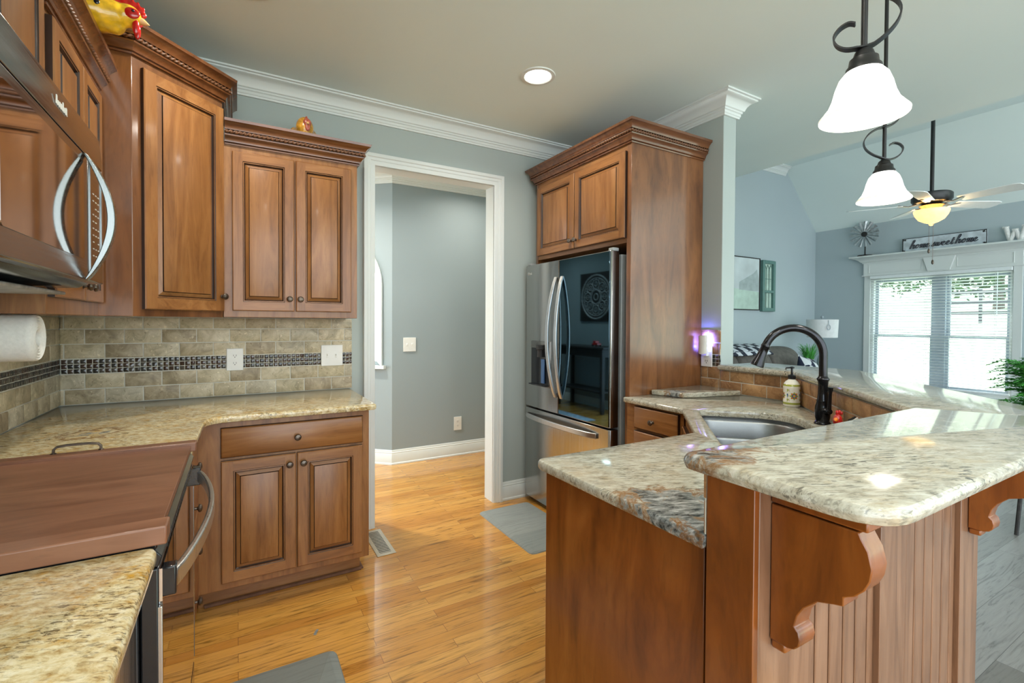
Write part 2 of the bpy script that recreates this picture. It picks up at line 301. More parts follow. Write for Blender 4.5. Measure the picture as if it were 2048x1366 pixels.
# ------------------------------------------------------------------ mesh building
class MB:
    def __init__(s): s.v = []; s.f = []; s.m = []
    def add(s, vs, fs, m=0):
        k = len(s.v); s.v += [tuple(v) for v in vs]
        s.f += [tuple(k+i for i in f) for f in fs]; s.m += [m]*len(fs) if isinstance(m, int) else list(m)
        return s
    def box(s, x0, x1, y0, y1, z0, z1, m=0):
        vs = [(x, y, z) for z in (z0, z1) for y in (y0, y1) for x in (x0, x1)]
        return s.add(vs, [(0, 2, 3, 1), (4, 5, 7, 6), (0, 1, 5, 4), (2, 6, 7, 3), (0, 4, 6, 2), (1, 3, 7, 5)], m)
    def prism(s, poly, a, b, axis='Z', m=0):       # polygon extruded from a to b along an axis
        def P(p, t): return {'Z': (p[0], p[1], t), 'Y': (p[0], t, p[1]), 'X': (t, p[0], p[1])}[axis]
        n = len(poly); vs = [P(p, a) for p in poly]+[P(p, b) for p in poly]
        fs = [tuple(range(n))[::-1], tuple(range(n, 2*n))]+[(i, (i+1) % n, n+(i+1) % n, n+i) for i in range(n)]
        return s.add(vs, fs, m)
    def rings(s, rings, m=0, cap0=True, cap1=True, close=True):   # loft through rings of equal size
        n = len(rings[0]); vs = [p for r in rings for p in r]; fs = []; ms = []
        for k in range(len(rings)-1):
            mm = m[k] if isinstance(m, (list, tuple)) else m
            for i in range(n if close else n-1):
                j = (i+1) % n; fs.append((k*n+i, k*n+j, (k+1)*n+j, (k+1)*n+i)); ms.append(mm)
        if cap0: fs.append(tuple(range(n))); ms.append(ms[0])
        if cap1: fs.append(tuple((len(rings)-1)*n+i for i in range(n))); ms.append(ms[-1])
        return s.add(vs, fs, ms)
    def lathe(s, prof, c=(0, 0, 0), seg=24, m=0, axis=(0, 0, 1), cap0=True, cap1=True, sc=(1, 1)):
        q = Vector((0, 0, 1)).rotation_difference(Vector(axis)); c = Vector(c)
        rs = [[c+q @ Vector((max(r, 1e-5)*cos(2*pi*i/seg)*sc[0], max(r, 1e-5)*sin(2*pi*i/seg)*sc[1], z)) for i in range(seg)] for r, z in prof]
        return s.rings(rs, m, cap0, cap1)
    def tube(s, pts, rad, seg=10, m=0, caps=True):
        pts = [Vector(p) for p in pts]; n = len(pts); rs = []
        up = Vector((0, 0, 1)); prev = None
        for i, p in enumerate(pts):
            t = (pts[min(i+1, n-1)]-pts[max(i-1, 0)]).normalized()
            if prev is None:
                a = t.cross(up)
                if a.length < .05: a = t.cross(Vector((1, 0, 0)))
                a.normalize()
            else:
                a = prev-t*prev.dot(t); a.normalize()
            prev = a; b = t.cross(a); r = rad[i] if isinstance(rad, (list, tuple)) else rad
            rs.append([p+a*r*cos(2*pi*k/seg)+b*r*sin(2*pi*k/seg) for k in range(seg)])
        return s.rings(rs, m, caps, caps)
    def strap(s, pts, side, w, t, m=0):            # rectangular bar along a path; 'side' is the width direction
        pts = [Vector(p) for p in pts]; n = len(pts); side = Vector(side).normalized(); rs = []
        for i, p in enumerate(pts):
            d = (pts[min(i+1, n-1)]-pts[max(i-1, 0)]).normalized()
            nn = d.cross(side).normalized(); sd = nn.cross(d).normalized()
            ww = w[i] if isinstance(w, (list, tuple)) else w; tt = t[i] if isinstance(t, (list, tuple)) else t
            rs.append([p+sd*ww/2+nn*tt/2, p-sd*ww/2+nn*tt/2, p-sd*ww/2-nn*tt/2, p+sd*ww/2-nn*tt/2])
        return s.rings(rs, m)
    def sweep(s, path, prof, m=0, right=True, closed=False):   # profile (out, z) swept along a plan path with mitred corners
        n = len(path); P = [Vector(p) for p in path]; rs = []
        def nrm(a, b):
            d = (b-a).normalized(); return Vector((d.y, -d.x)) if right else Vector((-d.y, d.x))
        for i in range(n):
            if closed: n1, n2 = nrm(P[i-1], P[i]), nrm(P[i], P[(i+1) % n])
            else:
                n1 = nrm(P[i-1], P[i]) if i > 0 else nrm(P[0], P[1]); n2 = nrm(P[i], P[i+1]) if i < n-1 else n1
            mm = (n1+n2)/(1+n1.dot(n2))
            rs.append([Vector((P[i].x+mm.x*o, P[i].y+mm.y*o, z)) for o, z in prof])
        k = len(prof); vs = [p for r in rs for p in r]; fs = []; ms = []
        for i in range(n if closed else n-1):
            j = (i+1) % n
            for q in range(k):
                q2 = (q+1) % k; fs.append((i*k+q, j*k+q, j*k+q2, i*k+q2)); ms.append(m[q] if isinstance(m, (list, tuple)) else m)
        if not closed:
            tri = tessellate_polygon([[Vector((o, z, 0)) for o, z in prof]])
            for t in tri: fs.append(tuple(t)); ms.append(0)
            for t in tri: fs.append(tuple((n-1)*k+a for a in t)); ms.append(0)
        return s.add(vs, fs, ms)
    def move(s, k0, mat):
        s.v[k0:] = [tuple(mat @ Vector(v)) for v in s.v[k0:]]; return s

def root_loc(o):
    v = Vector((0, 0, 0))
    while o is not None: v += o.location; o = o.parent
    return v
def build(name, mb, mats, parent=None, at=None, bevel=0, smooth=35, seg=2, subsurf=0, remesh=0):
    if not isinstance(mats, (list, tuple)): mats = [mats]
    off = root_loc(parent) if parent else Vector(at or (0, 0, 0))
    me = bpy.data.meshes.new(name); me.from_pydata([tuple(Vector(v)-off) for v in mb.v], [], mb.f)
    for m in mats: me.materials.append(m)
    me.polygons.foreach_set('material_index', mb.m); me.update()
    bm = bmesh.new(); bm.from_mesh(me); bmesh.ops.remove_doubles(bm, verts=bm.verts, dist=1e-6)
    bmesh.ops.recalc_face_normals(bm, faces=bm.faces); bm.to_mesh(me); bm.free()
    me.polygons.foreach_set('use_smooth', [True]*len(me.polygons))
    try: me.set_sharp_from_angle(angle=radians(smooth))
    except Exception: pass
    o = bpy.data.objects.new(name, me); COL.objects.link(o)
    if parent: o.parent = parent
    elif at: o.location = at
    if remesh:
        r = o.modifiers.new('remesh', 'REMESH'); r.mode = 'VOXEL'; r.voxel_size = remesh; r.use_smooth_shade = True
        sm = o.modifiers.new('smooth', 'SMOOTH'); sm.iterations = 6; sm.factor = .5
    if bevel:
        b = o.modifiers.new('bevel', 'BEVEL'); b.width = bevel; b.segments = seg; b.limit_method = 'ANGLE'; b.angle_limit = radians(40); b.harden_normals = False
    if subsurf:
        u = o.modifiers.new('subsurf', 'SUBSURF'); u.levels = subsurf; u.render_levels = subsurf
    return o
def tag(o, label, cat, group=None, kind=None):
    o['label'] = label; o['category'] = cat
    if group: o['group'] = group
    if kind: o['kind'] = kind
    return o
def thing(name, label, cat, loc, group=None):
    o = bpy.data.objects.new(name, None); COL.objects.link(o); o.location = loc; o.empty_display_size = .05
    return tag(o, label, cat, group)
def solo(name, mb, mats, label, cat, at, group=None, **k):
    return tag(build(name, mb, mats, None, at, **k), label, cat, group)
def struct(name, mb, mats, at=None, **k):
    o = build(name, mb, mats, None, at, **k); o['kind'] = 'structure'; return o
def lamp(name, kind, loc, energy, color, parent=None, rot=None, **k):
    l = bpy.data.lights.new(name, kind); l.energy = energy; l.color = color
    for a, b in k.items(): setattr(l, a, b)
    o = bpy.data.objects.new(name, l); COL.objects.link(o)
    o.location = Vector(loc)-(root_loc(parent) if parent else Vector((0, 0, 0)))
    if parent: o.parent = parent
    if rot: o.rotation_euler = rot
    return o
def copy_tree(o, parent=None):
    c = o.copy(); COL.objects.link(c); c.parent = parent
    for ch in list(o.children): copy_tree(ch, c)
    return c

# ------------------------------------------------------------------ joinery
def frame_point(O, U, Nn):
    O, U, Nn = Vector(O), Vector(U), Vector(Nn)
    return lambda u, z, n: O+U*u+Vector((0, 0, z))+Nn*n
def panel_rings(mb, P, u0, u1, z0, z1, chain):     # chain of (inset, depth, material) nested rectangles, last one capped
    rs = [[P(u0+i, z0+i, n), P(u1-i, z0+i, n), P(u1-i, z1-i, n), P(u0+i, z1-i, n)] for i, n, _ in chain]
    for k in range(len(rs)-1):
        a, b = rs[k], rs[k+1]; m = chain[k+1][2]
        for q in range(4):
            q2 = (q+1) % 4; mm = m if isinstance(m, int) else m[q % 2]
            mb.add([a[q], a[q2], b[q2], b[q]], [(0, 1, 2, 3)], mm)
    m = chain[-1][2]; mb.add(rs[-1], [(0, 1, 2, 3)], m if isinstance(m, int) else m[1])
def cab_mats(cross): return [M['wz'], cross, M['glaze']]
def raised_door(mb, O, U, Nn, w, h, t=.02, st=.046):
    P = frame_point(O, U, Nn); e = .004
    panel_rings_open(mb, P, 0, w, 0, h, [(0, 0, 0), (0, t-e, 2), (e, t, 0)])
    mb.add([P(e, e, t), P(st, e, t), P(st, h-e, t), P(e, h-e, t)], [(0, 1, 2, 3)], 0)
    mb.add([P(w-st, e, t), P(w-e, e, t), P(w-e, h-e, t), P(w-st, h-e, t)], [(0, 1, 2, 3)], 0)
    mb.add([P(st, e, t), P(w-st, e, t), P(w-st, st, t), P(st, st, t)], [(0, 1, 2, 3)], 1)
    mb.add([P(st, h-st, t), P(w-st, h-st, t), P(w-st, h-e, t), P(st, h-e, t)], [(0, 1, 2, 3)], 1)
    panel_rings(mb, P, st, w-st, st, h-st, [(0, t, 0), (.0025, t-.003, 2), (.006, t-.0025, 0), (.0085, t-.008, 2), (.0115, t-.012, 2),
                (.0265, t-.0045, (1, 0)), (.0280, t-.006, 2), (.0295, t-.001, 2), (.0320, t, 0)])
def panel_rings_open(mb, P, u0, u1, z0, z1, chain):
    rs = [[P(u0+i, z0+i, n), P(u1-i, z0+i, n), P(u1-i, z1-i, n), P(u0+i, z1-i, n)] for i, n, _ in chain]
    mb.add(rs[0], [(0, 1, 2, 3)], 0)
    for k in range(len(rs)-1):
        for q in range(4):
            q2 = (q+1) % 4; mb.add([rs[k][q], rs[k][q2], rs[k+1][q2], rs[k+1][q]], [(0, 1, 2, 3)], chain[k+1][2])
def drawer_front(mb, O, U, Nn, w, h, t=.02):
    P = frame_point(O, U, Nn)
    panel_rings_open(mb, P, 0, w, 0, h, [(0, 0, 0), (0, t-.007, 2), (.002, t-.004, 2), (.008, t, 1)])
    mb.add([P(.008, .008, t), P(w-.008, .008, t), P(w-.008, h-.008, t), P(.008, h-.008, t)], [(0, 1, 2, 3)], 1)
def knob(parent, p, nrm):
    mb = MB().lathe([(.009, 0), (.009, .002), (.0055, .004), (.005, .012), (.0085, .015), (.0145, .018), (.0155, .022), (.0125, .027), (.006, .0295), (0, .030)], p, 16, 0, nrm)
    return build('knob', mb, M['bronze'], parent)
CROWN = [(0, 0), (.010, 0), (.012, .006), (.008, .009), (.016, .012), (.018, .022), (.026, .033), (.034, .038), (.036, .044), (.029, .046), (.029, .066), (.037, .067), (.039, .074), (.046, .086), (.058, .096), (.064, .099), (.066, .112), (0, .112)]
CROWN_M = [0, 0, 1, 0, 0, 0, 0, 0, 1, 1, 1, 0, 0, 0, 0, 0, 0, 0]
def cabinet_crown(root, path, z, right=True):
    mb = MB().sweep(path, [(o, z+h) for o, h in CROWN], CROWN_M, right)
    c = build('crown_molding', mb, [M['crown'], M['glaze']], root)
    P = [Vector(p) for p in path]; n = len(P); pts = []
    def nrm(a, b):
        d = (b-a).normalized(); return Vector((d.y, -d.x)) if right else Vector((-d.y, d.x))
    for i in range(n):
        n1 = nrm(P[i-1], P[i]) if i else nrm(P[0], P[1]); n2 = nrm(P[i], P[i+1]) if i < n-1 else n1
        pts.append(P[i]+(n1+n2)/(1+n1.dot(n2))*.0335)
    rope = MB(); s = 0.0
    for a, b in zip(pts[:-1], pts[1:]):
        d = (b-a); Ln = d.length; d.normalize(); nn = nrm(a, b); k = max(2, int(Ln/.0036)); rs = []
        for i in range(k+1):
            q = a+d*Ln*i/k; ang = s+2*pi*(Ln*i/k)/.040; ring = []
            for j in range(12):
                th = 2*pi*j/12; r = .0076*(1+.34*cos(2*(th-ang)))
                ring.append((q.x+nn.x*r*cos(th), q.y+nn.y*r*cos(th), z+.056+r*sin(th)))
            rs.append(ring)
        rope.rings(rs); s += 2*pi*Ln/.040
    build('rope_trim', rope, M['rope'], c, smooth=60)
    return c

def arc(cx, cy, r, a0, a1, n=6): return [(cx+r*cos(radians(a0+(a1-a0)*i/n)), cy+r*sin(radians(a0+(a1-a0)*i/n))) for i in range(n+1)]
def rounded(pts, rad):          # rad: one radius per corner
    out = []; n = len(pts)
    for i in range(n):
        p = Vector(pts[i]); a = (Vector(pts[i-1])-p); b = (Vector(pts[(i+1) % n])-p)
        r = rad[i] if isinstance(rad, (list, tuple)) else rad
        if r < 1e-4: out.append(tuple(p)); continue
        an = a.angle(b); t = min(r/tan(an/2), a.length*.49, b.length*.49); a.normalize(); b.normalize()
        p0, p1 = p+a*t, p+b*t; k = 7
        for q in range(k+1):
            u = q/k; out.append(tuple(p0*(1-u)**2+p*2*u*(1-u)+p1*u*u))
    return out
def inset(poly, d):
    n = len(poly); P = [Vector(p) for p in poly]; area = sum(P[i-1].x*P[i].y-P[i].x*P[i-1].y for i in range(n)); s = 1 if area > 0 else -1
    out = []
    for i in range(n):
        e1 = (P[i]-P[i-1]).normalized(); e2 = (P[(i+1) % n]-P[i]).normalized()
        n1 = Vector((-e1.y, e1.x))*s; n2 = Vector((-e2.y, e2.x))*s
        out.append(tuple(P[i]+(n1+n2)/max(.35, 1+n1.dot(n2))*d))
    return out
def slab(mb, poly, z0, z1, hole=None, r=.0095, m=0):
    prof = [(r, z0), (r*.3, z0+r*.3), (0, z0+r), (0, z1-r), (r*.12, z1-r*.55), (r*.4, z1-r*.18), (r, z1)]
    rs = [[(x, y, z) for x, y in inset(poly, i)] for i, z in prof]
    mb.rings(rs, m, False, False)
    loops = [[Vector((x, y, 0)) for x, y in inset(poly, r)]]
    if hole:
        hp = [(0, z0), (0, z1-.006), (-.002, z1-.002), (-.006, z1)]
        hr = [[(x, y, z) for x, y in inset(hole, i)] for i, z in hp]; mb.rings(hr, m, False, False)
        loops.append([Vector((x, y, 0)) for x, y in inset(hole, -.006)])
        loops0 = [loops[0], [Vector((x, y, 0)) for x, y in hole]]
    else: loops0 = loops
    for lp, z in ((loops, z1), (loops0, z0)):
        flat = [p for q in lp for p in q]; mb.add([(p.x, p.y, z) for p in flat], [tuple(t) for t in tessellate_polygon(lp)], m)
    return mb
def tile_course(mb, P, u0, u1, z0, z1, pitch, phase, tones, t=.008, g=.0052, edge=.0035):
    k = math.floor((u0-phase)/pitch)
    while phase+k*pitch < u1:
        a = max(u0, phase+k*pitch+g/2); b = min(u1, phase+(k+1)*pitch-g/2); k += 1
        if b-a < .006: continue
        m = random.choice(tones); j = lambda: random.uniform(-.0007, .0007)
        h = t+random.uniform(-.0008, .0008); e = min(edge, (b-a)*.3)
        lo = [P(a+j(), z0+g/2+j(), 0), P(b+j(), z0+g/2+j(), 0), P(b+j(), z1-g/2+j(), 0), P(a+j(), z1-g/2+j(), 0)]
        mid = [p+(P(0, 0, 1)-P(0, 0, 0))*(h-e*.6) for p in lo]
        top = [P(a+e, z0+g/2+e, h), P(b-e, z0+g/2+e, h), P(b-e, z1-g/2-e, h), P(a+e, z1-g/2-e, h)]
        mb.rings([lo, mid, top], m, False, True)

# ================================================================== SETTING
OAK = [(-.9, -4.2), (1.75, -4.2), (1.75, .5), (2.62, 1.37), (2.62, 4.3), (2.62, 8.2), (-3, 8.2), (-3, 3.1), (-.9, 3.1)]
struct('floor', MB().prism(OAK, -.08, 0), M['oak'], (0, 0, 0))
struct('floor_living', MB().prism([(1.75, -4.2), (7.9, -4.2), (7.9, 4.1), (2.62, 4.1), (2.62, 1.37), (1.75, .5)], -.08, 0), M['greyfloor'], (4, 0, 0))
wb = MB().box(-.87, .75, 3.08, 3.2, 0, 2.71).box(1.643, 2.56, 3.08, 3.2, 0, 2.71).box(.75, 1.643, 3.08, 3.2, 2.345, 2.71)
struct('wall_back', wb, M['wall'])
struct('wall_left', MB().box(-.87, -.75, -.7, 3.08, 0, 2.71), M['wall'])
struct('wall_right', MB().box(2.56, 2.68, 1.86, 4.36, 0, 2.71), M['wall'], bevel=.004)
struct('wall_hall', MB().box(1.245, 2.68, 4.36, 4.46, 0, 2.73), M['hallwall'])
def wall_holes(mb, P, poly, holes, t, m=0):
    loops = [[Vector((a, b, 0)) for a, b in poly]]+[[Vector((a, b, 0)) for a, b in h] for h in holes]
    flat = [p for q in loops for p in q]; tri = tessellate_polygon(loops)
    for n in (0, t): mb.add([P(p.x, p.y, n) for p in flat], [tuple(x) for x in tri], m)
    for lp in loops:
        k = len(lp)
        for i in range(k): mb.add([P(lp[i].x, lp[i].y, 0), P(lp[(i+1) % k].x, lp[(i+1) % k].y, 0), P(lp[(i+1) % k].x, lp[(i+1) % k].y, t), P(lp[i].x, lp[i].y, t)], [(0, 1, 2, 3)], m)
    return mb
AP = frame_point((1.245, 4.36, 0), (-.7317, .6816, 0), (.6816, .7317, 0))
def arch_poly(c, hw, z0, spring, n=20): return [(c+hw, z0), (c+hw, spring)]+[(c+hw*cos(pi*i/n), spring+hw*sin(pi*i/n)) for i in range(1, n)]+[(c-hw, spring), (c-hw, z0)]
struct('wall_hall_angled', wall_holes(MB(), AP, [(0, 0), (1.1, 0), (1.1, 2.73), (0, 2.73)], [arch_poly(.544, .40, .96, 1.685)], .1), M['hallwall'])
wa = MB()
oa, ia = arch_poly(.544, .45, .91, 1.685), arch_poly(.544, .395, .965, 1.685)
for i in range(len(oa)-1):
    wa.add([AP(*oa[i], 0), AP(*oa[i+1], 0), AP(*oa[i+1], -.025), AP(*oa[i], -.025), AP(*ia[i], 0), AP(*ia[i+1], 0), AP(*ia[i+1], -.02), AP(*ia[i], -.02)], [(0, 1, 2, 3), (3, 2, 6, 7), (7, 6, 5, 4)])
wa.rings([[AP(.02+.06*q, .88, n), AP(.02+.06*q, .925, n)] for q, n in ((0, 0), (0, 0))], 0, False, False) if False else None
sill = [AP(.06, .895, 0), AP(1.03, .895, 0), AP(1.03, .895, -.05), AP(.06, .895, -.05)]
wa.rings([sill, [p+Vector((0, 0, .03)) for p in sill]])
arch_w = struct('window_2', wa, M['white'])
pa = [AP(a, b, .05) for a, b in arch_poly(.544, .41, .95, 1.685)]
gl = build('window_pane', MB().add(pa, [tuple(range(len(pa)))]), M['glass'], arch_w)
struct('wall_foyer_right', MB().box(.34, .44, 5.11, 8.1, 0, 2.73), M['hallwall'])
struct('wall_foyer_left', MB().box(-1.3, -1.2, 5.25, 8.1, 0, 2.73).box(-1.3, -1.2, 3.2, 3.3, 0, 2.73).box(-1.3, -1.2, 3.3, 5.25, 2.6, 2.73), M['hallwall'])
struct('door_2', MB().box(-1.28, -1.22, 3.3, 3.37, 0, 2.6).box(-1.28, -1.22, 5.18, 5.25, 0, 2.6).box(-1.28, -1.22, 3.37, 5.18, 2.52, 2.6).box(-1.28, -1.22, 3.37, 5.18, 0, .12).box(-1.27, -1.23, 4.25, 4.29, .12, 2.52), M['white'])
struct('wall_foyer_back', MB().box(-1.2, .34, 8.0, 8.1, 0, 2.73), M['hallwall'])
struct('wall_foyer_front', MB().box(-1.3, -.87, 3.08, 3.2, 0, 2.73), M['hallwall'])
HC = [(-1.3, 3.2), (2.68, 3.2), (2.68, 4.46), (1.245, 4.46), (.44, 5.22), (.44, 8.1), (-1.3, 8.1)]
struct('ceiling_hall', MB().prism(HC, 2.73, 2.81), M['ceil'])
struct('ceiling', MB().prism([(-.87, -2.4), (4.07, -2.4), (4.07, 4.09), (2.56, 4.09), (2.56, 3.2), (-.87, 3.2)], 2.71, 2.81), M['ceil'])
# living room shell
struct('wall_living_left', MB().box(2.68, 7.815, 3.97, 4.09, 0, 3.7), M['livwall'])
WP = frame_point((7.695, 0, 0), (0, 1, 0), (1, 0, 0))
struct('wall_living_window', wall_holes(MB(), WP, [(-4.2, 0), (3.97, 0), (3.97, 2.80), (-4.2, 2.80)],
       [[(1.80, .48), (3.232, .48), (3.232, 1.985), (1.80, 1.985)], [(-3.9, .04), (-2.4, .04), (-2.4, 2.1), (-3.9, 2.1)]], .12), M['livwall'])
V = [(4.07, 2.71), (4.07, 3.58), (6.855, 3.58), (7.815, 2.62), (7.815, 2.70), (6.89, 3.66), (4.0, 3.66), (4.0, 2.81), (4.05, 2.81)]
vm = MB(); n_ = len(V); tri_ = tessellate_polygon([[Vector((a, b, 0)) for a, b in V]])
vm.add([(a, -4.2, b) for a, b in V]+[(a, 3.97, b) for a, b in V], [tuple(t) for t in tri_]+[tuple(n_+i for i in t) for t in tri_]+[(i, (i+1) % n_, n_+(i+1) % n_, n_+i) for i in range(n_)])
struct('ceiling_living', vm, M['ceil'])
# trims
CP = [(0, 0), (.012, 0), (.014, .010), (.018, .013), (.018, .027), (.025, .031), (.025, .040), (.033, .044), (.036, .052), (.042, .066), (.053, .080), (.066, .089), (.080, .093), (.086, .097), (.086, .104), (.098, .106), (.098, .115), (0, .115)]
def crown_trim(name, path, z, right=True): return struct(name, MB().sweep(path, [(o, z+h) for o, h in CP], 0, right), M['white'])
crown_trim('trim_1', [(-.75, .2), (-.75, 3.08), (2.56, 3.08), (2.56, 1.86), (2.68, 1.86), (2.68, 3.9)], 2.595)
crown_trim('trim_2', [(.51, 5.045), (1.245, 4.36), (2.56, 4.36)], 2.614)
crown_trim('trim_3', [(4.07, 3.97), (6.855, 3.97)], 3.465)
cs = MB().sweep([(.765, 0), (.765, 2.330), (1.628, 2.330), (1.628, 0)], [(0, 0), (0, .013), (.007, .017), (.026, .017), (.030, .021), (.046, .023), (.051, .030), (.071, .030), (.073, .024), (.073, 0)], 0, False)
cs.v = [(x, 3.08-z, y) for x, y, z in cs.v]
cs.box(.75, .765, 3.075, 3.205, 0, 2.345).box(1.628, 1.643, 3.075, 3.205, 0, 2.345).box(.765, 1.628, 3.075, 3.205, 2.33, 2.345)
struct('trim_4', cs, M['white'])
BP = [(0, 0), (.022, 0), (.022, .012), (.016, .020), (.016, .098), (.012, .104), (.013, .112), (.008, .118), (.008, .128), (.003, .136), (0, .136)]
struct('baseboard_back', MB().sweep([(1.701, 3.08), (1.95, 3.08)], BP), M['white'])
struct('baseboard_hall', MB().sweep([(.45, 5.101), (1.245, 4.36), (2.56, 4.36)], BP), M['white'])
struct('baseboard_foyer', MB().sweep([(-1.2, 5.25), (-1.2, 8.0)], BP), M['white'])
struct('baseboard_living', MB().sweep([(2.68, 3.97), (7.695, 3.97), (7.695, -2.3)], BP), M['white'])

# living room double window
win = struct('window_1', MB().box(7.70, 7.80, 1.80, 1.84, .48, 1.985).box(7.70, 7.80, 3.192, 3.232, .48, 1.985).box(7.70, 7.80, 1.84, 3.192, .48, .52).box(7.70, 7.80, 1.84, 3.192, 1.945, 1.985), M['white'])
build('mullion', MB().box(7.712, 7.80, 2.42, 2.54, .52, 1.945), M['mullion'], win)
for a, b in ((1.84, 2.42), (2.54, 3.192)):
    s_ = MB()
    for z0, z1, x in ((.52, 1.20, 7.735), (1.165, 1.945, 7.76)):
        s_.box(x, x+.025, a, a+.035, z0, z1).box(x, x+.025, b-.035, b, z0, z1).box(x, x+.025, a+.035, b-.035, z0, z0+.035).box(x, x+.025, a+.035, b-.035, z1-.035, z1)
    sh = build('sash', s_, M['mullion'], win)
    build('window_pane', MB().box(7.748, 7.75, a+.035, b-.035, .555, 1.2).box(7.772, 7.774, a+.035, b-.035, 1.2, 1.91), M['glass'], sh)
cas = MB().box(7.672, 7.695, 3.225, 3.30, .40, 2.01).box(7.672, 7.695, 1.735, 1.81, .40, 2.01).box(7.65, 7.695, 1.72, 3.315, .44, .48)
build('window_casing', cas, M['white'], win, bevel=.003)
hd = MB().box(7.655, 7.695, 1.73, 3.305, 2.01, 2.20)
hd.box(7.645, 7.70, 1.715, 3.32, 2.006, 2.022)
hd.sweep([(7.695, 1.73), (7.655, 1.73), (7.655, 3.305), (7.695, 3.305)], [(0, 2.185), (.012, 2.185), (.014, 2.20), (.03, 2.205), (.045, 2.225), (.075, 2.245), (.10, 2.252), (.115, 2.262), (.13, 2.264), (.13, 2.284), (0, 2.284)], 0, False)
for a, b in ((2.64, 3.24), (1.80, 2.30)):
    hd.box(7.649, 7.656, a, b, 2.045, 2.052).box(7.649, 7.656, a, b, 2.165, 2.172).box(7.649, 7.656, a, a+.007, 2.052, 2.165).box(7.649, 7.656, b-.007, b, 2.052, 2.165)
hd.prism([(2.36, 2.02), (2.58, 2.02), (2.63, 2.19), (2.31, 2.19)], 7.63, 7.66, 'X')
build('window_header', hd, M['white'], win, bevel=.002)
# patio door on the same wall, outside the photograph but lighting the room
pd = struct('door_1', MB().box(7.70, 7.80, -3.9, -3.85, .04, 2.1).box(7.70, 7.80, -2.45, -2.4, .04, 2.1).box(7.70, 7.80, -3.85, -2.45, 2.04, 2.1).box(7.70, 7.80, -3.2, -3.12, .04, 2.04), M['white'])
build('window_pane', MB().box(7.745, 7.75, -3.85, -2.45, .06, 2.04), M['glass'], pd)

# ------------------------------------------------------------------ outdoors
gm = MB(); NX, NY = 26, 22
def gz(x, y):
    t = max(0, x-9.5)
    return -.75+.155*t+.35*sin(.35*y)*min(1, t/8)+(.05*max(0, -y))*min(1, t/6)
gv = [(7.9+i*1.7, -26+j*2.6, gz(7.9+i*1.7, -26+j*2.6)) for i in range(NX) for j in range(NY)]
gm.add(gv, [(i*NY+j, (i+1)*NY+j, (i+1)*NY+j+1, i*NY+j+1) for i in range(NX-1) for j in range(NY-1)])
struct('exterior_ground', gm, M['lawn'], smooth=180)
def leaf_cloud(mb, c, rad, n, size, squash=.8):
    for _ in range(n):
        d = Vector((random.gauss(0, 1), random.gauss(0, 1), random.gauss(0, 1))); d.normalize(); d *= random.random()**.4
        p = Vector(c)+Vector((d.x*rad, d.y*rad, d.z*rad*squash)); a = Vector((random.uniform(-1, 1), random.uniform(-1, 1), random.uniform(-.6, .6))).normalized()
        b = a.cross(Vector((random.uniform(-1, 1), random.uniform(-1, 1), 1))).normalized(); s = size*random.uniform(.6, 1.3)
        mb.add([p-a*s, p+b*s*.45, p+a*s, p-b*s*.45], [(0, 1, 2, 3)])
protos = []
for k in range(2):
    r = thing('leafy_tree', '', 'tree', (0, 0, 0)); t = MB().tube([(0, 0, -.6), (.05, .05, 1.2), (0, .15, 2.6)], [.16, .13, .07], 8)
    t.tube([(.03, .08, 1.5), (.5, .3, 2.6)], [.07, .03], 6).tube([(0, .1, 1.7), (-.4, -.3, 2.8)], [.06, .03], 6); build('trunk', t, M['bark'], r)
    lc = MB()
    for _ in range(9): leaf_cloud(lc, (random.uniform(-1.5, 1.5), random.uniform(-1.5, 1.5), random.uniform(.7, 3.2)), 1.0, 210, .16)
    build('crown', lc, M['leaf2'], r, smooth=0); protos.append(r)
TR = [(27, 12.4, 'leafy tree at the top of the left window sash, farthest left of the tree line'), (33, 10.4, 'leafy tree behind the window mullion, farthest back in the tree line'),
      (25.5, 6.4, 'leafy tree behind the grey board fence at upper right of the window'),
      (20, -15, 'leafy tree outside the patio door, left one, out of the photo'), (24, -22, 'leafy tree outside the patio door, right one, out of the photo')]
for i, (x, y, lb) in enumerate(TR):
    o = protos[i] if i < 2 else copy_tree(protos[i % 2])
    o.location = (x, y, gz(x, y)+.1); o.rotation_euler = (0, 0, i*1.3); o.scale = [random.uniform(.9, 1.2)]*3; o['label'] = lb; o['group'] = 'trees beyond the window'
fm = thing('board_fence', 'grey board fence before the trees at the upper right of the window view', 'fence', (21.5, 5.5, gz(21.5, 5.5)))
for j in range(5): build('post', MB().box(21.45, 21.55, 3.4+j*.8, 3.47+j*.8, gz(21.5, 5.5)-.3, gz(21.5, 5.5)+1.1), M['fence'], fm)
for z in (.25, .6, .95): build('rail', MB().box(21.41, 21.45, 3.3, 6.7, gz(21.5, 5.5)+z, gz(21.5, 5.5)+z+.10), M['fence'], fm)

# ================================================================== LEFT RUN
def cols3(cross): return [M['wz'], cross, M['glaze']]
# right wall cabinet, beside the doorway
r = thing('wall_cabinet', 'two-door wall cabinet with rope crown, a yellow hen on top, left of the doorway', 'cabinet', (.26, 3.05, 1.35))
build('carcass', MB().box(-.058, .590, 2.77, 3.078, 1.35, 2.225), M['wz'], r, bevel=.0015)
for u0 in (-.019, .272):
    d = build('door', (lambda b: (raised_door(b, (u0, 2.77, 1.383), (1, 0, 0), (0, -1, 0), .283, .797), b)[1])(MB()), cols3(M['wx']), r)
    knob(d, (.240 if u0 < 0 else .292, 2.75, 1.447), (0, -1, 0))
cabinet_crown(r, [(-.05, 2.77), (.590, 2.77), (.590, 3.078)], 2.210)
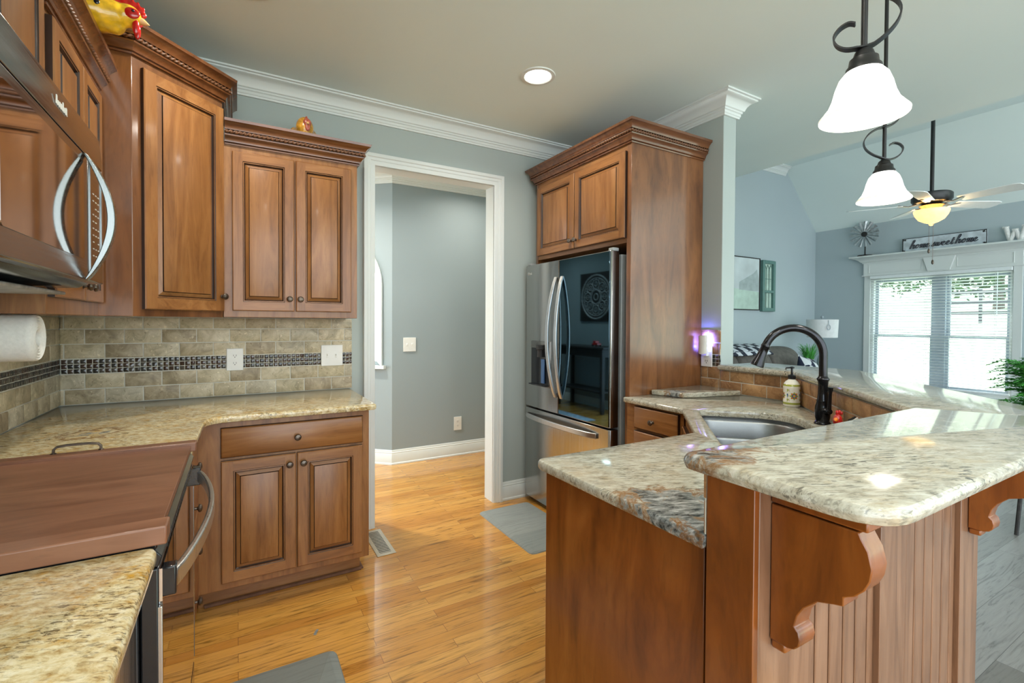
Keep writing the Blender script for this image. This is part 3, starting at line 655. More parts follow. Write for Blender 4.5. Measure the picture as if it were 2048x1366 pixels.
# diagonal corner cabinet
r = thing('corner_cabinet', 'tall diagonal corner wall cabinet with one raised-panel door, highest crown on the left', 'cabinet', (-.5, 2.85, 1.35))
DG = [(-.749, 2.4445), (-.366, 2.4445), (-.060, 2.7505), (-.060, 3.078), (-.749, 3.078)]
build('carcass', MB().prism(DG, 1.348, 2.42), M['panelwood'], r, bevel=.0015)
q = .70711
b = MB(); raised_door(b, (-.340, 2.4705, 1.378), (q, q, 0), (q, -q, 0), .389, .992, .02, .05)
d = build('door', b, cols3(M['wx']), r); knob(d, (-.074+.012, 2.725-.012, 1.450), (q, -q, 0))
cabinet_crown(r, [(-.749, 2.4445), (-.366, 2.4445), (-.060, 2.7505), (-.060, 3.078)], 2.405)
# two-door cabinet between microwave and corner
r = thing('wall_cabinet', 'narrow two-door wall cabinet between the microwave and the corner cabinet', 'cabinet', (-.6, 2.14, 1.35))
build('carcass', MB().box(-.749, -.474, 1.848, 2.4435, 1.348, 2.24), M['wz'], r, bevel=.0015)
for y0, w_, ky in ((1.862, .301, 2.135), (2.169, .258, 2.197)):
    b = MB(); raised_door(b, (-.474, y0, 1.398), (0, 1, 0), (1, 0, 0), w_, .812)
    d = build('door', b, cols3(M['wy']), r); knob(d, (-.454, ky, 1.447), (1, 0, 0))
cabinet_crown(r, [(-.749, 1.848), (-.474, 1.848), (-.474, 2.4435)], 2.226)
# cabinet above the microwave
r = thing('wall_cabinet', 'wall cabinet above the microwave, running out of the top left of the photo', 'cabinet', (-.6, 1.46, 1.87))
build('carcass', MB().box(-.749, -.486, 1.083, 1.8475, 1.868, 2.69), M['wz'], r, bevel=.0015)
for y0 in (1.098, 1.470):
    b = MB(); raised_door(b, (-.486, y0, 1.885), (0, 1, 0), (1, 0, 0), .36, .72); d = build('door', b, cols3(M['wy']), r); knob(d, (-.466, 1.435 if y0 < 1.2 else 1.495, 1.93), (1, 0, 0))
# microwave
r = thing('microwave', 'over-the-range stainless microwave with mirror door and a bowed silver handle', 'microwave', (-.55, 1.46, 1.43))
mb = MB().prism([(-.745, 1.43), (-.745, 1.866), (-.376, 1.866), (-.376, 1.44), (-.40, 1.425), (-.62, 1.412)], 1.087, 1.838, 'Y')
mb.v = [(x, y, z) for x, y, z in mb.v]
build('housing', mb, M['black'], r, bevel=.004)
build('underside_grille', MB().box(-.68, -.42, 1.12, 1.80, 1.402, 1.411), M['galv'], r, bevel=.003)
build('vent_panel', MB().prism([(-.376, 1.772), (-.346, 1.772), (-.346, 1.80), (-.352, 1.862), (-.376, 1.866)], 1.087, 1.838, 'Y'), M['darksteel'], r, bevel=.002)
dr = build('door', MB().box(-.376, -.345, 1.087, 1.672, 1.437, 1.768), M['darksteel'], r, bevel=.004)
build('window', MB().prism(rounded([(1.125, 1.490), (1.632, 1.490), (1.632, 1.742), (1.125, 1.742)], .012), -.346, -.3435, 'X'), M['mwglass'], dr)
pts = []; wid = []
for i in range(25):
    t = i/24; z = 1.437+t*.330; pts.append((-.343+.053*sin(pi*t)**.9, 1.648, z)); wid.append(.005+.012*sin(pi*t)**.7)
build('handle', MB().strap(pts, (0, 1, 0), .026, wid), M['chrome'], dr, bevel=.002, smooth=60)
kp = build('control_panel', MB().box(-.376, -.345, 1.676, 1.838, 1.437, 1.768), M['darksteel'], r, bevel=.003)
build('trim_strip', MB().box(-.346, -.3425, 1.690, 1.694, 1.445, 1.765), M['chrome'], kp)
build('trim_strip', MB().box(-.346, -.3425, 1.812, 1.816, 1.50, 1.765), M['chrome'], kp)
kb = MB()
for i in range(3):
    for j in range(11):
        if (i*7+j*3) % 8: kb.box(-.3452, -.3442, 1.725+i*.027, 1.725+i*.027+.012, 1.49+j*.019, 1.493+j*.019)
build('keypad_marks', kb, M['plate'], kp)
# raised badge on the vent panel: a line of tiny illegible script
bd = MB(); x0 = 1.425
for k, (hh, ww) in enumerate([(.020, .008), (.011, .010), (.012, .011), (.012, .011), (.020, .007), (.012, .010), (.016, .009)]):
    yy = x0+k*.0115; bd.tube([(-.3455, yy, 1.812), (-.3455, yy+.002, 1.812+hh), (-.3455, yy+ww*.6, 1.812+hh*.9), (-.3455, yy+ww*.7, 1.812), (-.3455, yy+ww, 1.811)], .0012, 6)
build('badge', bd, M['plate'], r)
# paper towels
r = thing('paper_towel_roll', 'white paper towel roll hung under the wall cabinet beside the microwave', 'paper towels', (-.62, 1.94, 1.21))
pr = [(.020, 0), (.069, 0)]; prof = [(.021, -.26)]+[(.021+.048*k/14, -.26+(.004 if k % 2 else 0)) for k in range(15)]+[(.0695, -.25), (.0700, -.13), (.0690, -.01)]
prof = [(.020, -.03)]+[(.022+.0475*k/12, (0 if k % 2 else -.004)-.0005*abs(6-k)) for k in range(13)]+[(.0705, -.014), (.070, -.13), (.0705, -.215), (.02, -.22)]
build('sheet_roll', MB().lathe(list(prof), (-.512, 1.94, 1.277), 40, 0, (1, 0, 0), False, False), M['paper'], r, smooth=50)
build('holder', MB().tube([(-.736, 1.94, 1.277), (-.53, 1.94, 1.277)], .008, 10)  .box(-.738, -.726, 1.92, 1.96, 1.265, 1.349), M['bronze'], r)

# worktop in the corner and the one nearest the camera
sl = [(-.7485, 1.849), (-.128, 1.849), (-.118, 2.412), (.612, 2.412), (.612, 3.0785), (-.7485, 3.0785)]
solo('corner_countertop', slab(MB(), rounded(sl, [0, .012, .10, .018, 0, 0]), .884, .914), M['gold'], 'warm-lit granite corner worktop below the tiled backsplash', 'worktop', (0, 2.5, .884))
sl = [(-.738, -.6), (-.128, -.6), (-.128, 1.083), (-.738, 1.083)]
solo('near_countertop', slab(MB(), rounded(sl, [0, .02, .022, 0]), .884, .914), M['gold'], 'warm-lit granite worktop in the bottom left foreground, before the stove', 'worktop', (-.4, .5, .884))
# backsplash
TONES = [1, 2, 3, 4, 5]; RZ = [(.915, .991), (.991, 1.066), (1.140, 1.213), (1.213, 1.287), (1.287, 1.362)]
def splash(mb, mo, P, u0, u1, ph, rows=RZ, mosaic=(1.0675, 1.1385), tones=TONES, gz1=1.348):
    a, b = P(u0, rows[0][0], 0), P(u1, min(rows[-1][1], gz1), 0)
    mb.add([P(u0, rows[0][0], .0006), P(u1, rows[0][0], .0006), P(u1, gz1, .0006), P(u0, gz1, .0006), P(u0, rows[0][0], .0035), P(u1, rows[0][0], .0035), P(u1, gz1, .0035), P(u0, gz1, .0035)],
           [(0, 1, 2, 3), (4, 5, 6, 7), (0, 1, 5, 4), (1, 2, 6, 5), (2, 3, 7, 6), (3, 0, 4, 7)], 0)
    for k, (z0, z1) in enumerate(rows): tile_course(mb, P, u0, u1, z0, min(z1, gz1), .1535, ph+(.0767 if k % 2 else 0), tones)
    if mosaic:
        n = 3; h = (mosaic[1]-mosaic[0])/n
        for k in range(n): tile_course(mo, P, u0, u1, mosaic[0]+k*h, mosaic[0]+(k+1)*h, .0236, ph, [0, 1, 2, 3, 4], .007, .0028, .0035)
TM = [M['grout']]+[M['t%d' % i] for i in range(5)]; MM = [M['m%d' % i] for i in range(5)]
BK = frame_point((0, 3.0785, 0), (1, 0, 0), (0, -1, 0)); LF = frame_point((-.7485, 0, 0), (0, 1, 0), (1, 0, 0))
mb, mo = MB(), MB(); splash(mb, mo, BK, -.7400, .622, -.573)
bs = solo('tile_backsplash', mb, TM, 'tumbled beige travertine backsplash on the back wall, with dark mosaic band', 'backsplash', (0, 3.07, .914)); build('mosaic_band', mo, MM, bs)
mb, mo = MB(), MB(); splash(mb, mo, LF, .3, 3.0775, .02)
bs = solo('tile_backsplash', mb, TM, 'travertine backsplash on the left side wall behind the paper towels', 'backsplash', (-.74, 1.7, .914)); build('mosaic_band', mo, MM, bs)

# base cabinets
r = thing('base_cabinet', 'stained base cabinet with one wide drawer over two doors, left of the doorway', 'cabinet', (.22, 2.8, 0))
build('carcass', MB().box(-.160, .588, 2.48, 3.07, .118, .883), M['wz'], r, bevel=.0015)
build('toe_kick', MB().box(-.160, .568, 2.60, 3.07, 0, .118), M['wx'], r)
build('shoe_molding', MB().tube([(-.135, 2.592, .004), (.572, 2.592, .004)], .011, 8).tube([(.575, 2.592, .004), (.575, 3.05, .004)], .011, 8), M['shoe'], r)
b = MB(); drawer_front(b, (-.065, 2.48, .716), (1, 0, 0), (0, -1, 0), .619, .136); d = build('drawer', b, cols3(M['wx']), r); knob(d, (.248, 2.46, .781), (0, -1, 0))
for u0, kx in ((-.064, .213), (.247, .274)):
    b = MB(); raised_door(b, (u0, 2.48, .152), (1, 0, 0), (0, -1, 0), .305, .551, .02, .047); d = build('door', b, cols3(M['wx']), r); knob(d, (kx, 2.46, .655), (0, -1, 0))
r = thing('drawer_base_cabinet', 'four-drawer base cabinet seen edge-on just beyond the stove', 'cabinet', (-.45, 2.15, 0))
build('carcass', MB().box(-.745, -.165, 1.852, 2.478, .118, .883), M['wz'], r, bevel=.0015)
build('toe_kick', MB().box(-.745, -.235, 1.852, 2.478, 0, .118), M['wy'], r)
for z0, z1 in ((.700, .852), (.540, .692), (.372, .532), (.150, .364)):
    b = MB(); drawer_front(b, (-.165, 1.875, z0), (0, 1, 0), (1, 0, 0), .535, z1-z0); d = build('drawer', b, cols3(M['wy']), r); knob(d, (-.146, 2.15, (z0+z1)/2), (1, 0, 0))
r = thing('dishwasher', 'stainless appliance front below the near granite worktop, bottom left edge', 'dishwasher', (-.45, .76, 0))
build('tub', MB().box(-.74, -.20, .463, 1.068, .0, .878), M['black'], r)
build('door', MB().box(-.20, -.158, .463, 1.068, .10, .875), M['steelz'], r, bevel=.006)
0 and build('handle', MB().tube([(-.158, .52, .80), (-.128, .53, .80), (-.128, 1.0, .80), (-.158, 1.01, .80)], .008, 10), M['handle'], r)

# ------------------------------------------------------------------ range and its cover
r = thing('kitchen_range', 'black and stainless range with mirrored oven door, under a wooden cover', 'range', (-.45, 1.463, 0))
build('body', MB().box(-.742, -.158, 1.088, 1.842, .02, .905), M['black'], r, bevel=.004)
build('cooktop', MB().box(-.742, -.13, 1.087, 1.843, .905, .915), M['black'], r, bevel=.003)
build('control_panel', MB().prism([(-.158, .872), (-.128, .872), (-.122, .890), (-.134, .905), (-.158, .905)], 1.086, 1.842, 'Y'), M['black'], r, bevel=.002)
dr = build('oven_door', MB().box(-.156, -.128, 1.088, 1.840, .235, .868), M['black'], r, bevel=.003)
build('glass_front', MB().box(-.1285, -.1235, 1.098, 1.830, .245, .862), M['ovenglass'], dr)
build('edge_trim', MB().box(-.130, -.1225, 1.087, 1.097, .24, .795), M['steelz'], dr, bevel=.001)
build('edge_trim', MB().box(-.130, -.1225, 1.831, 1.841, .24, .795), M['steelz'], dr, bevel=.001)
pts = [(-.108+.048*sin(pi*i/20)**.8, 1.112+.70*i/20, .833+.006*sin(pi*i/20)) for i in range(21)]
build('handle', MB().strap(pts, (0, 0, 1), .036, .013), M['handle'], dr, bevel=.004, smooth=60)
for y in (1.10, 1.80): build('handle_bracket', MB().box(-.128, -.102, y, y+.028, .806, .862), M['black'], dr, bevel=.003)
sv = MB()
for k in range(26): sv.box(-.1232, -.1222, 1.16+k*.024, 1.172+k*.024, .878, .884)
build('vent_slots', sv, M['slot'], r)
build('storage_drawer', MB().box(-.156, -.124, 1.09, 1.838, .05, .222), M['darksteel'], r, bevel=.004)
r = thing('stove_cover', 'brown wooden stove cover board with raised end rails and black pull handles', 'stove cover', (-.42, 1.465, .916))
build('board', MB().box(-.70, -.128, 1.128, 1.802, .917, .934), M['slatwood'], r, bevel=.001)
build('rail', MB().box(-.70, -.114, 1.075, 1.128, .9155, .950), M['slatwood'], r, bevel=.003)
build('rail', MB().box(-.70, -.114, 1.802, 1.846, .9155, .944), M['slatwood'], r, bevel=.003)
for y in (1.838, 1.10):
    z = .944 if y > 1.5 else .950
    build('handle', MB().strap([(-.459, y, z), (-.4585, y, z+.012), (-.452, y, z+.019), (-.430, y, z+.022), (-.382, y, z+.022), (-.360, y, z+.019), (-.3535, y, z+.012), (-.353, y, z)], (0, 1, 0), .009, .006).lathe([(.008, 0), (.006, .003)], (-.459, y, z), 10).lathe([(.008, 0), (.006, .003)], (-.353, y, z), 10), M['bronze'], r, bevel=.001)

# ================================================================== FRIDGE BAY
r = thing('fridge_cabinet', 'tall fridge enclosure with veneer side panel, two upper doors and rope crown', 'cabinet', (2.25, 2.5, 0))
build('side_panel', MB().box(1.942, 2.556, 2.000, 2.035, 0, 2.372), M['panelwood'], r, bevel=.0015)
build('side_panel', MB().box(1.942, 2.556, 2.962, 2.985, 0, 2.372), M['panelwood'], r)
build('upper_box', MB().box(1.944, 2.556, 2.035, 2.962, 1.795, 2.372), M['wy'], r)
for y0, w_, ky in ((2.512, .438, 2.535), (2.036, .470, 2.484)):
    b = MB(); raised_door(b, (1.944, y0, 1.823), (0, 1, 0), (-1, 0, 0), w_, .497); d = build('door', b, cols3(M['wy']), r); knob(d, (1.924, ky, 1.875), (-1, 0, 0))
cabinet_crown(r, [(2.556, 2.985), (1.942, 2.985), (1.942, 2.0), (2.556, 2.0)], 2.357)
f = thing('refrigerator', 'french-door stainless fridge with dark glass door and ice dispenser', 'fridge', (2.2, 2.55, 0))
build('cabinet_body', MB().box(1.952, 2.52, 2.085, 2.945, .03, 1.735), M['greyplastic'], f, bevel=.004)
build('foot_grille', MB().box(1.93, 2.4, 2.10, 2.94, 0.0, .03), M['black'], f)
def fridge_front(y0, y1, z0, z1, dy0=.012, dy1=.012):
    return [(1.938, y0), (1.938, y1), (1.882, y1), (1.872, y1-dy1), (1.868, (y0+y1)/2), (1.872, y0+dy0), (1.882, y0)]
ld = build('left_door', MB().prism(fridge_front(2.592, 3.022, 0, 0), .716, 1.752), M['steelz'], f, bevel=.002, smooth=30)
rd = build('right_door', MB().prism(fridge_front(2.088, 2.588, 0, 0), .716, 1.752), M['steelz'], f, bevel=.002, smooth=30)
fd = build('freezer_drawer', MB().prism(fridge_front(2.088, 3.022, 0, 0), .045, .704), M['steelz'], f, bevel=.002, smooth=30)
build('glass_panel', MB().box(1.8655, 1.874, 2.092, 2.586, .722, 1.747), M['fridgeglass'], rd, bevel=.001)
dp = build('dispenser', MB().box(1.862, 1.874, 2.690, 2.926, .878, 1.20), M['darksteel'], ld, bevel=.002)
build('recess', MB().box(1.8605, 1.863, 2.700, 2.916, .890, 1.150), M['black'], dp)
build('spout', MB().lathe([(.022, 0), (.022, .05), (.030, .055), (.030, .085)], (1.852, 2.79, 1.088), 16), M['blackmat'], dp)
build('paddle', MB().box(1.848, 1.856, 2.735, 2.775, .905, 1.075), M['blueg'], dp, bevel=.002)
build('drip_tray', MB().box(1.835, 1.863, 2.702, 2.914, .886, .894), M['black'], dp)
def bow(y, z0, z1, dx, dy, n=22): return [(1.866-dx*sin(pi*i/n)**.75, y+dy*sin(pi*i/n), z0+(z1-z0)*i/n) for i in range(n+1)]
build('handle', MB().strap(bow(2.622, .825, 1.640, .055, .03), (0, 1, 0), .028, .014), M['handle'], ld, bevel=.004, smooth=60)
build('handle', MB().strap(bow(2.553, .825, 1.640, .055, -.0), (0, 1, 0), .028, .014), M['handle'], rd, bevel=.004, smooth=60)
build('handle', MB().strap([(1.866-.045*sin(pi*i/22)**.6, 2.985-.79*i/22, .650) for i in range(23)], (0, 0, 1), .034, .014), M['handle'], fd, bevel=.004, smooth=60)
for y in (2.11, 3.0): build('hinge_cover', MB().box(1.89, 1.936, y-.02, y+.02, 1.7525, 1.772), M['greyplastic'], f, bevel=.004)
lg = MB().lathe([(.011, 0), (.011, .0012), (.0085, .0012), (.0085, 0)], (1.870, 2.975, 1.690), 20, 0, (-1, 0, 0))
lg.box(1.8685, 1.8705, 2.9735, 2.9755, 1.686, 1.694).box(1.8685, 1.8705, 2.968, 2.9745, 1.686, 1.688)
lg.strap([(1.869, 2.956, 1.697), (1.869, 2.956, 1.683), (1.869, 2.948, 1.683)], (1, 0, 0), .001, .002)
lg.strap([(1.869, 2.935, 1.695), (1.869, 2.939, 1.697), (1.869, 2.944, 1.693), (1.869, 2.944, 1.687), (1.869, 2.939, 1.683), (1.869, 2.934, 1.685), (1.869, 2.934, 1.690), (1.869, 2.938, 1.690)], (1, 0, 0), .001, .002)
build('badge', lg, M['plate'], rd if False else ld)

# ================================================================== PENINSULA
PT, BT0, BT1 = .914, 1.050, 1.082
def st2xy(s, t): return ((s+t)/sqrt(2), (t-s)/sqrt(2))
hole = rounded([st2xy(.285, 1.74), st2xy(.70, 1.74), st2xy(.70, 2.455), st2xy(.285, 2.455)], [.05, .16, .20, .06])
ct = [(.787, 1.214), (.787, .6085), (1.7565, .6085), (2.5595, 1.4115), (2.5595, 1.996), (1.885, 1.996), (1.885, 1.582), (1.517, 1.214)]
solo('sink_countertop', slab(MB(), rounded(ct, [.035, .0, 0, 0, 0, .012, .02, .02]), .884, .914, hole), M['pale'], 'lower cool-lit granite worktop around the sink, ending in a rounded corner toward the floor', 'worktop', (1.5, 1.2, .884))
def rpoly(s0, s1, t0, t1, rr, ins=0): return inset(rounded([st2xy(s0, t0), st2xy(s1, t0), st2xy(s1, t1), st2xy(s0, t1)], rr), ins)
r = thing('sink', 'double-bowl stainless undermount sink set diagonally in the cool-lit granite', 'sink', (1.83, 1.30, .70))
bowls = [((.295, .69, 1.75, 2.075), [.05, .14, .05, .05]), ((.295, .69, 2.10, 2.445), [.05, .05, .18, .06])]
fl = MB(); outer = inset(hole, -.008)
lo = [[Vector((x, y, 0)) for x, y in outer]]+[[Vector((x, y, 0)) for x, y in rpoly(*a, rr)] for a, rr in bowls]
flat = [p for q_ in lo for p in q_]; fl.add([(p.x, p.y, .866) for p in flat], [tuple(t) for t in tessellate_polygon(lo)])
fl.rings([[(x, y, .8835) for x, y in outer], [(x, y, .866) for x, y in outer]], 0, False, False)
build('rim', fl, M['steel'], r)
for a, rr in bowls:
    bw = MB().rings([[(x, y, z) for x, y in rpoly(*a, rr, i)] for i, z in ((0, .866), (.004, .858), (.008, .75), (.014, .715), (.03, .698), (.06, .692))], 0, False, True)
    b_ = build('bowl', bw, M['steel'], r, smooth=50); cx, cy = st2xy((a[0]+a[1])/2, (a[2]+a[3])/2)
    build('drain', MB().lathe([(.001, .0), (.042, 0), (.045, .003), (.03, .004), (.01, .001)], (cx, cy, .6925), 20), M['chrome'], b_)
# cabinets below
r = thing('peninsula_cabinet', 'stained wooden end panel and cabinet below the lower granite worktop end', 'cabinet', (1.1, .9, 0))
build('end_panel', MB().box(.812, .832, .622, 1.186, 0, .883), M['barwood'], r, bevel=.002)
build('carcass', MB().box(.832, 1.36, .622, 1.168, .10, .883), M['wz'], r)
build('toe_kick', MB().box(.832, 1.36, .622, 1.10, 0, .10), M['wx'], r)
for x0 in (.845, 1.105):
    b = MB(); raised_door(b, (x0, 1.168, .15), (1, 0, 0), (0, 1, 0), .25, .70); d = build('door', b, cols3(M['wx']), r); knob(d, (x0+.22 if x0 < 1 else x0+.03, 1.188, .76), (0, 1, 0))
r = thing('sink_base_cabinet', 'diagonal sink base cabinet front below the sink worktop', 'cabinet', (1.75, 1.45, 0))
dA, dB = Vector((1.525, 1.195)), Vector((1.905, 1.575)); dd = (dB-dA).normalized(); nn = Vector((dd.y, -dd.x))
build('front_panel', MB().prism([tuple(dA), tuple(dB), tuple(dB+nn*.02), tuple(dA+nn*.02)], .10, .883), M['wz'], r)
build('toe_kick', MB().prism([tuple(dA+nn*.06), tuple(dB+nn*.06), tuple(dB+nn*.075), tuple(dA+nn*.075)], 0, .10), M['wx'], r)
for k in range(2):
    o_ = dA+dd*(.02+k*.252); b = MB(); raised_door(b, (o_.x, o_.y, .13), (dd.x, dd.y, 0), (-nn.x, -nn.y, 0), .245, .70); d = build('door', b, cols3(M['wx']), r)
    p_ = o_+dd*(.215 if k == 0 else .03)-nn*.02; knob(d, (p_.x, p_.y, .77), (-nn.x, -nn.y, 0))
r = thing('drawer_base_cabinet', 'small drawer cabinet below the granite beside the fridge panel', 'cabinet', (2.2, 1.8, 0))
build('carcass', MB().box(1.921, 2.54, 1.600, 1.996, .10, .883), M['wy'], r, bevel=.0015)
build('toe_kick', MB().box(1.98, 2.54, 1.600, 1.996, 0, .10), M['wy'], r)
for z0, z1 in ((.752, .872), (.560, .738), (.352, .546), (.13, .338)):
    b = MB(); drawer_front(b, (1.921, 1.622, z0), (0, 1, 0), (-1, 0, 0), .305, z1-z0); d = build('drawer', b, cols3(M['wy']), r); knob(d, (1.901, 1.785, (z0+z1)/2-.008), (-1, 0, 0))

# half wall behind the sink, its tile, timber cladding and raised bar
core = [(.812, .532), (1.884, .532), (2.68, 1.328), (2.68, 1.858), (2.5605, 1.858), (2.5605, 1.410), (1.758, .6075), (.812, .6075)]
struct('wall_half', MB().prism(core, 0, 1.048), M['wall'])
WX = frame_point((2.560, 0, 0), (0, 1, 0), (-1, 0, 0)); DI = frame_point((1.7575, .6080, 0), (q, q, 0), (-q, q, 0)); PY = frame_point((0, .608, 0), (1, 0, 0), (0, 1, 0))
RB = [(.9145, .984), (.984, 1.047)]; AT = [1, 2, 3]; TA = [M['grout']]+[M['u%d' % i] for i in range(3)]
mb = MB()
for P_, a_, b2_, ph in ((WX, 1.412, 1.858, .03), (DI, .004, 1.126, .05), (PY, .798, 1.755, .06)):
    splash(mb, MB(), P_, a_, b2_, ph, RB, None, AT, 1.0475)
solo('tile_backsplash', mb, TA, 'low amber travertine tile band between the sink worktop and raised bar', 'backsplash', (2.1, 1.0, .914))
mb, mo = MB(), MB(); splash(mb, mo, frame_point((2.5598, 0, 0), (0, 1, 0), (-1, 0, 0)), 1.862, 1.997, .03, RZ, (1.0675, 1.1385), AT, 1.290)
bs = solo('tile_backsplash', mb, TA, 'narrow travertine strip behind the plug-in night light, on the wall end beside the fridge panel', 'backsplash', (2.55, 1.93, .914)); build('mosaic_band', mo, MM, bs)
bar = [(.735, .628), (.735, .280), (1.938, .280), (2.925, 1.267), (2.925, 1.858), (2.522, 1.858), (2.522, 1.402), (1.748, .628)]
solo('bar_countertop', slab(MB(), rounded(bar, [.035, .085, .03, .05, .0, .0, .02, .01]), BT0, BT1, None, .015), M['pale'], 'raised cool-lit granite bar top with a rounded front corner and long diagonal', 'worktop', (1.6, .5, 1.05))
r = thing('bar_cladding', 'stained timber post, stiles and grooved bead board cladding the raised bar wall', 'panelling', (1.3, .52, 0))
build('post', MB().box(.796, .8113, .507, .606, 0, 1.049), M['barwood'], r, bevel=.0015)
for a, b_ in ((.797, .968), (1.281, 1.412), (1.757, 1.890)):
    build('stile', MB().box(a+(.0155 if a < .8 else 0), b_, .5075, .5315, 0, 1.049), M['beadwood'], r, bevel=.0015)
for g in ([.968, 1.028, 1.083, 1.141, 1.194, 1.249, 1.281], [1.412, 1.441, 1.496, 1.554, 1.608, 1.667, 1.724, 1.757]):
    bb = MB().box(g[0], g[-1], .5285, .5315, 0, 1.049, 1)
    for a, b_ in zip(g[:-1], g[1:]):
        bb.prism([(a+.0035, .5285), (b_-.0035, .5285), (b_-.0035, .5215), (b_-.0055, .5195), (a+.0055, .5195), (a+.0035, .5215)], .0, 1.049)
    build('bead_board', bb, [M['beadwood'], M['glaze']], r)
D2 = [(1.893, .516), (2.705, 1.328), (2.686, 1.331), (1.888, .5335)]
build('diagonal_panel', MB().prism(D2, 0, 1.049), M['beadwood'], r)
# corbels
CB = [(.5065, 1.002), (.366, 1.002), (.362, .993), (.352, .976), (.346, .950), (.349, .930), (.357, .912), (.370, .897), (.3855, .888), (.3855, .873), (.400, .869), (.425, .860), (.447, .838), (.458, .818), (.463, .797), (.4555, .790), (.4525, .777), (.455, .765), (.463, .756), (.474, .752), (.5065, .752)]
c = thing('corbel', 'scrolled wooden corbel nearest the camera, under the bar front corner', 'corbel', (.870, .507, .735), 'bar corbels')
build('scroll_body', MB().prism(CB, .846, .896, 'X'), M['barwood'], c, bevel=.002)
build('top_molding', MB().box(.844, .898, .352, .5065, 1.005, 1.024).box(.842, .900, .346, .5065, 1.026, 1.0495), M['barwood'], c, bevel=.003)
build('bottom_block', MB().box(.850, .892, .480, .5065, .735, .752), M['barwood'], c, bevel=.004)
c2 = copy_tree(c); c2.location = (1.828, .507, .735); c2['label'] = 'scrolled wooden corbel farther along the bar, at the right edge of the photo'

# ------------------------------------------------------------------ on the worktops
fx, fy = 2.112, 1.052
f = thing('faucet', 'tall black gooseneck pull-down kitchen faucet behind the sink', 'faucet', (fx, fy, PT))
build('base_flange', MB().lathe([(.031, 0), (.031, .004), (.027, .010), (.024, .014)], (fx, fy, PT+.0005), 28), M['faucet'], f)
build('body', MB().lathe([(.024, .012), (.0275, .03), (.029, .055), (.0275, .075), (.0225, .094), (.0235, .098), (.0205, .104), (.0185, .13), (.0175, .155), (.0195, .178), (.0235, .186), (.0235, .190), (.0195, .195), (.0165, .20)], (fx, fy, PT), 28), M['faucet'], f, smooth=50)
e = Vector((-q, q, 0)); R_ = .112; zc = 1.202
pts = [Vector((fx, fy, 1.10)), Vector((fx, fy, 1.15))]+[Vector((fx, fy, zc))+e*(R_-R_*cos(radians(a)))+Vector((0, 0, R_*sin(radians(a)))) for a in range(0, 166, 6)]
build('spout', MB().tube(pts, .0158, 18), M['faucet'], f, smooth=60)
tn = (pts[-1]-pts[-2]).normalized()
build('spray_head', MB().lathe([(.0150, -.01), (.0180, 0), (.0180, .005), (.0165, .007), (.0172, .03), (.0205, .055), (.0262, .086), (.0268, .092), (.024, .094), (.0, .0935)], tuple(pts[-1]), 24, 0, tuple(tn)), M['faucet'], f, smooth=50)
hd_ = Vector((-.55, -.83, 0)).normalized(); hp = Vector((fx, fy, PT+.06))
build('lever_handle', MB().lathe([(.015, 0), (.016, .030), (.012, .036), (.011, .050), (.006, .052)], tuple(hp), 18, 0, tuple(hd_)).tube([hp+hd_*.043+Vector((0, 0, -.006)), hp+hd_*.046+Vector((0, 0, .03)), hp+hd_*.050+Vector((0, 0, .075)), hp+hd_*.052+Vector((0, 0, .10))], [.0085, .0075, .0065, .0105], 12), M['faucet'], f, smooth=50)
sx, sy = 2.437, 1.362
s_ = thing('soap_dispenser', 'cream ceramic soap dispenser painted with green and orange flowers, black pump', 'soap dispenser', (sx, sy, PT))
build('bottle', MB().lathe([(.036, 0), (.0385, .003), (.0385, .010), (.0388, .011), (.0388, .020), (.0385, .021), (.0385, .088), (.0388, .089), (.0388, .102), (.0385, .103), (.0370, .112), (.029, .124), (.018, .133), (.0145, .138)], (sx, sy, PT+.0005), 36, [0, 0, 0, 1, 1, 0, 0, 0, 1, 1, 0, 0, 0]), [M['ceramic'], M['olive']], s_, smooth=40)
pt = MB()
def on_bottle(a, z, rr=.0391): return (sx+rr*cos(a), sy+rr*sin(a), PT+z)
def petal(a, z, ang, ln, wd, m, off=.3):
    P0 = [(off*ln, 0), (.62*ln, wd), (ln, 0), (.62*ln, -wd)]
    pt.add([on_bottle(a+(u*cos(ang)-v*sin(ang))/.0385, z+u*sin(ang)+v*cos(ang)) for u, v in P0], [(0, 1, 2, 3)], m)
a0 = atan2(-sy, -sx)
for k in range(4):
    a = a0+.30+k*pi/2
    for i in range(8): petal(a, .055, i*pi/4, .021, .0060, 1 if i % 2 else 0); petal(a, .055, i*pi/4+pi/8, .013, .0035, 2)
    for i in range(6): petal(a, .055, i*pi/3, .0065, .0022, 3, 0)
    for dz in (.031, .079): petal(a+pi/4, dz, pi/2, .012, .004, 0, -.6); petal(a+pi/4, dz, 0, .012, .003, 1, -1); petal(a+pi/4, dz, .8, .013, .003, 0, -1)
    petal(a+pi/4, .055, pi/2, .013, .0035, 2, -1); petal(a+pi/4, .055, 0, .010, .003, 0, -1)
for i in range(16): petal(i*pi/8, .113, pi/2, .006, .002, 2, -1) if False else None
build('painted_flowers', pt, [M['olive'], M['rust'], M['blueg'], M['yellow']], s_)
build('pump', MB().lathe([(.0165, .137), (.0175, .139), (.0175, .156), (.010, .159), (.0055, .161), (.0050, .190), (.011, .192), (.0115, .198), (.004, .201)], (sx, sy, PT), 20).tube([(sx-.004, sy+.003, PT+.195), (sx-.028, sy+.012, PT+.194), (sx-.032, sy+.014, PT+.186)], .0040, 8), M['black'], s_, smooth=45)
bp = [(2.095, 1.985), (2.150, 1.800), (2.235, 1.770), (2.535, 1.705), (2.540, 1.990)]
solo('cutting_board', slab(MB(), rounded(bp, [.01, .015, .015, .01, .01]), PT+.0008, PT+.028, None, .006), M['pale'], 'small loose granite slab board lying on the worktop by the fridge panel', 'board', (2.3, 1.88, PT))
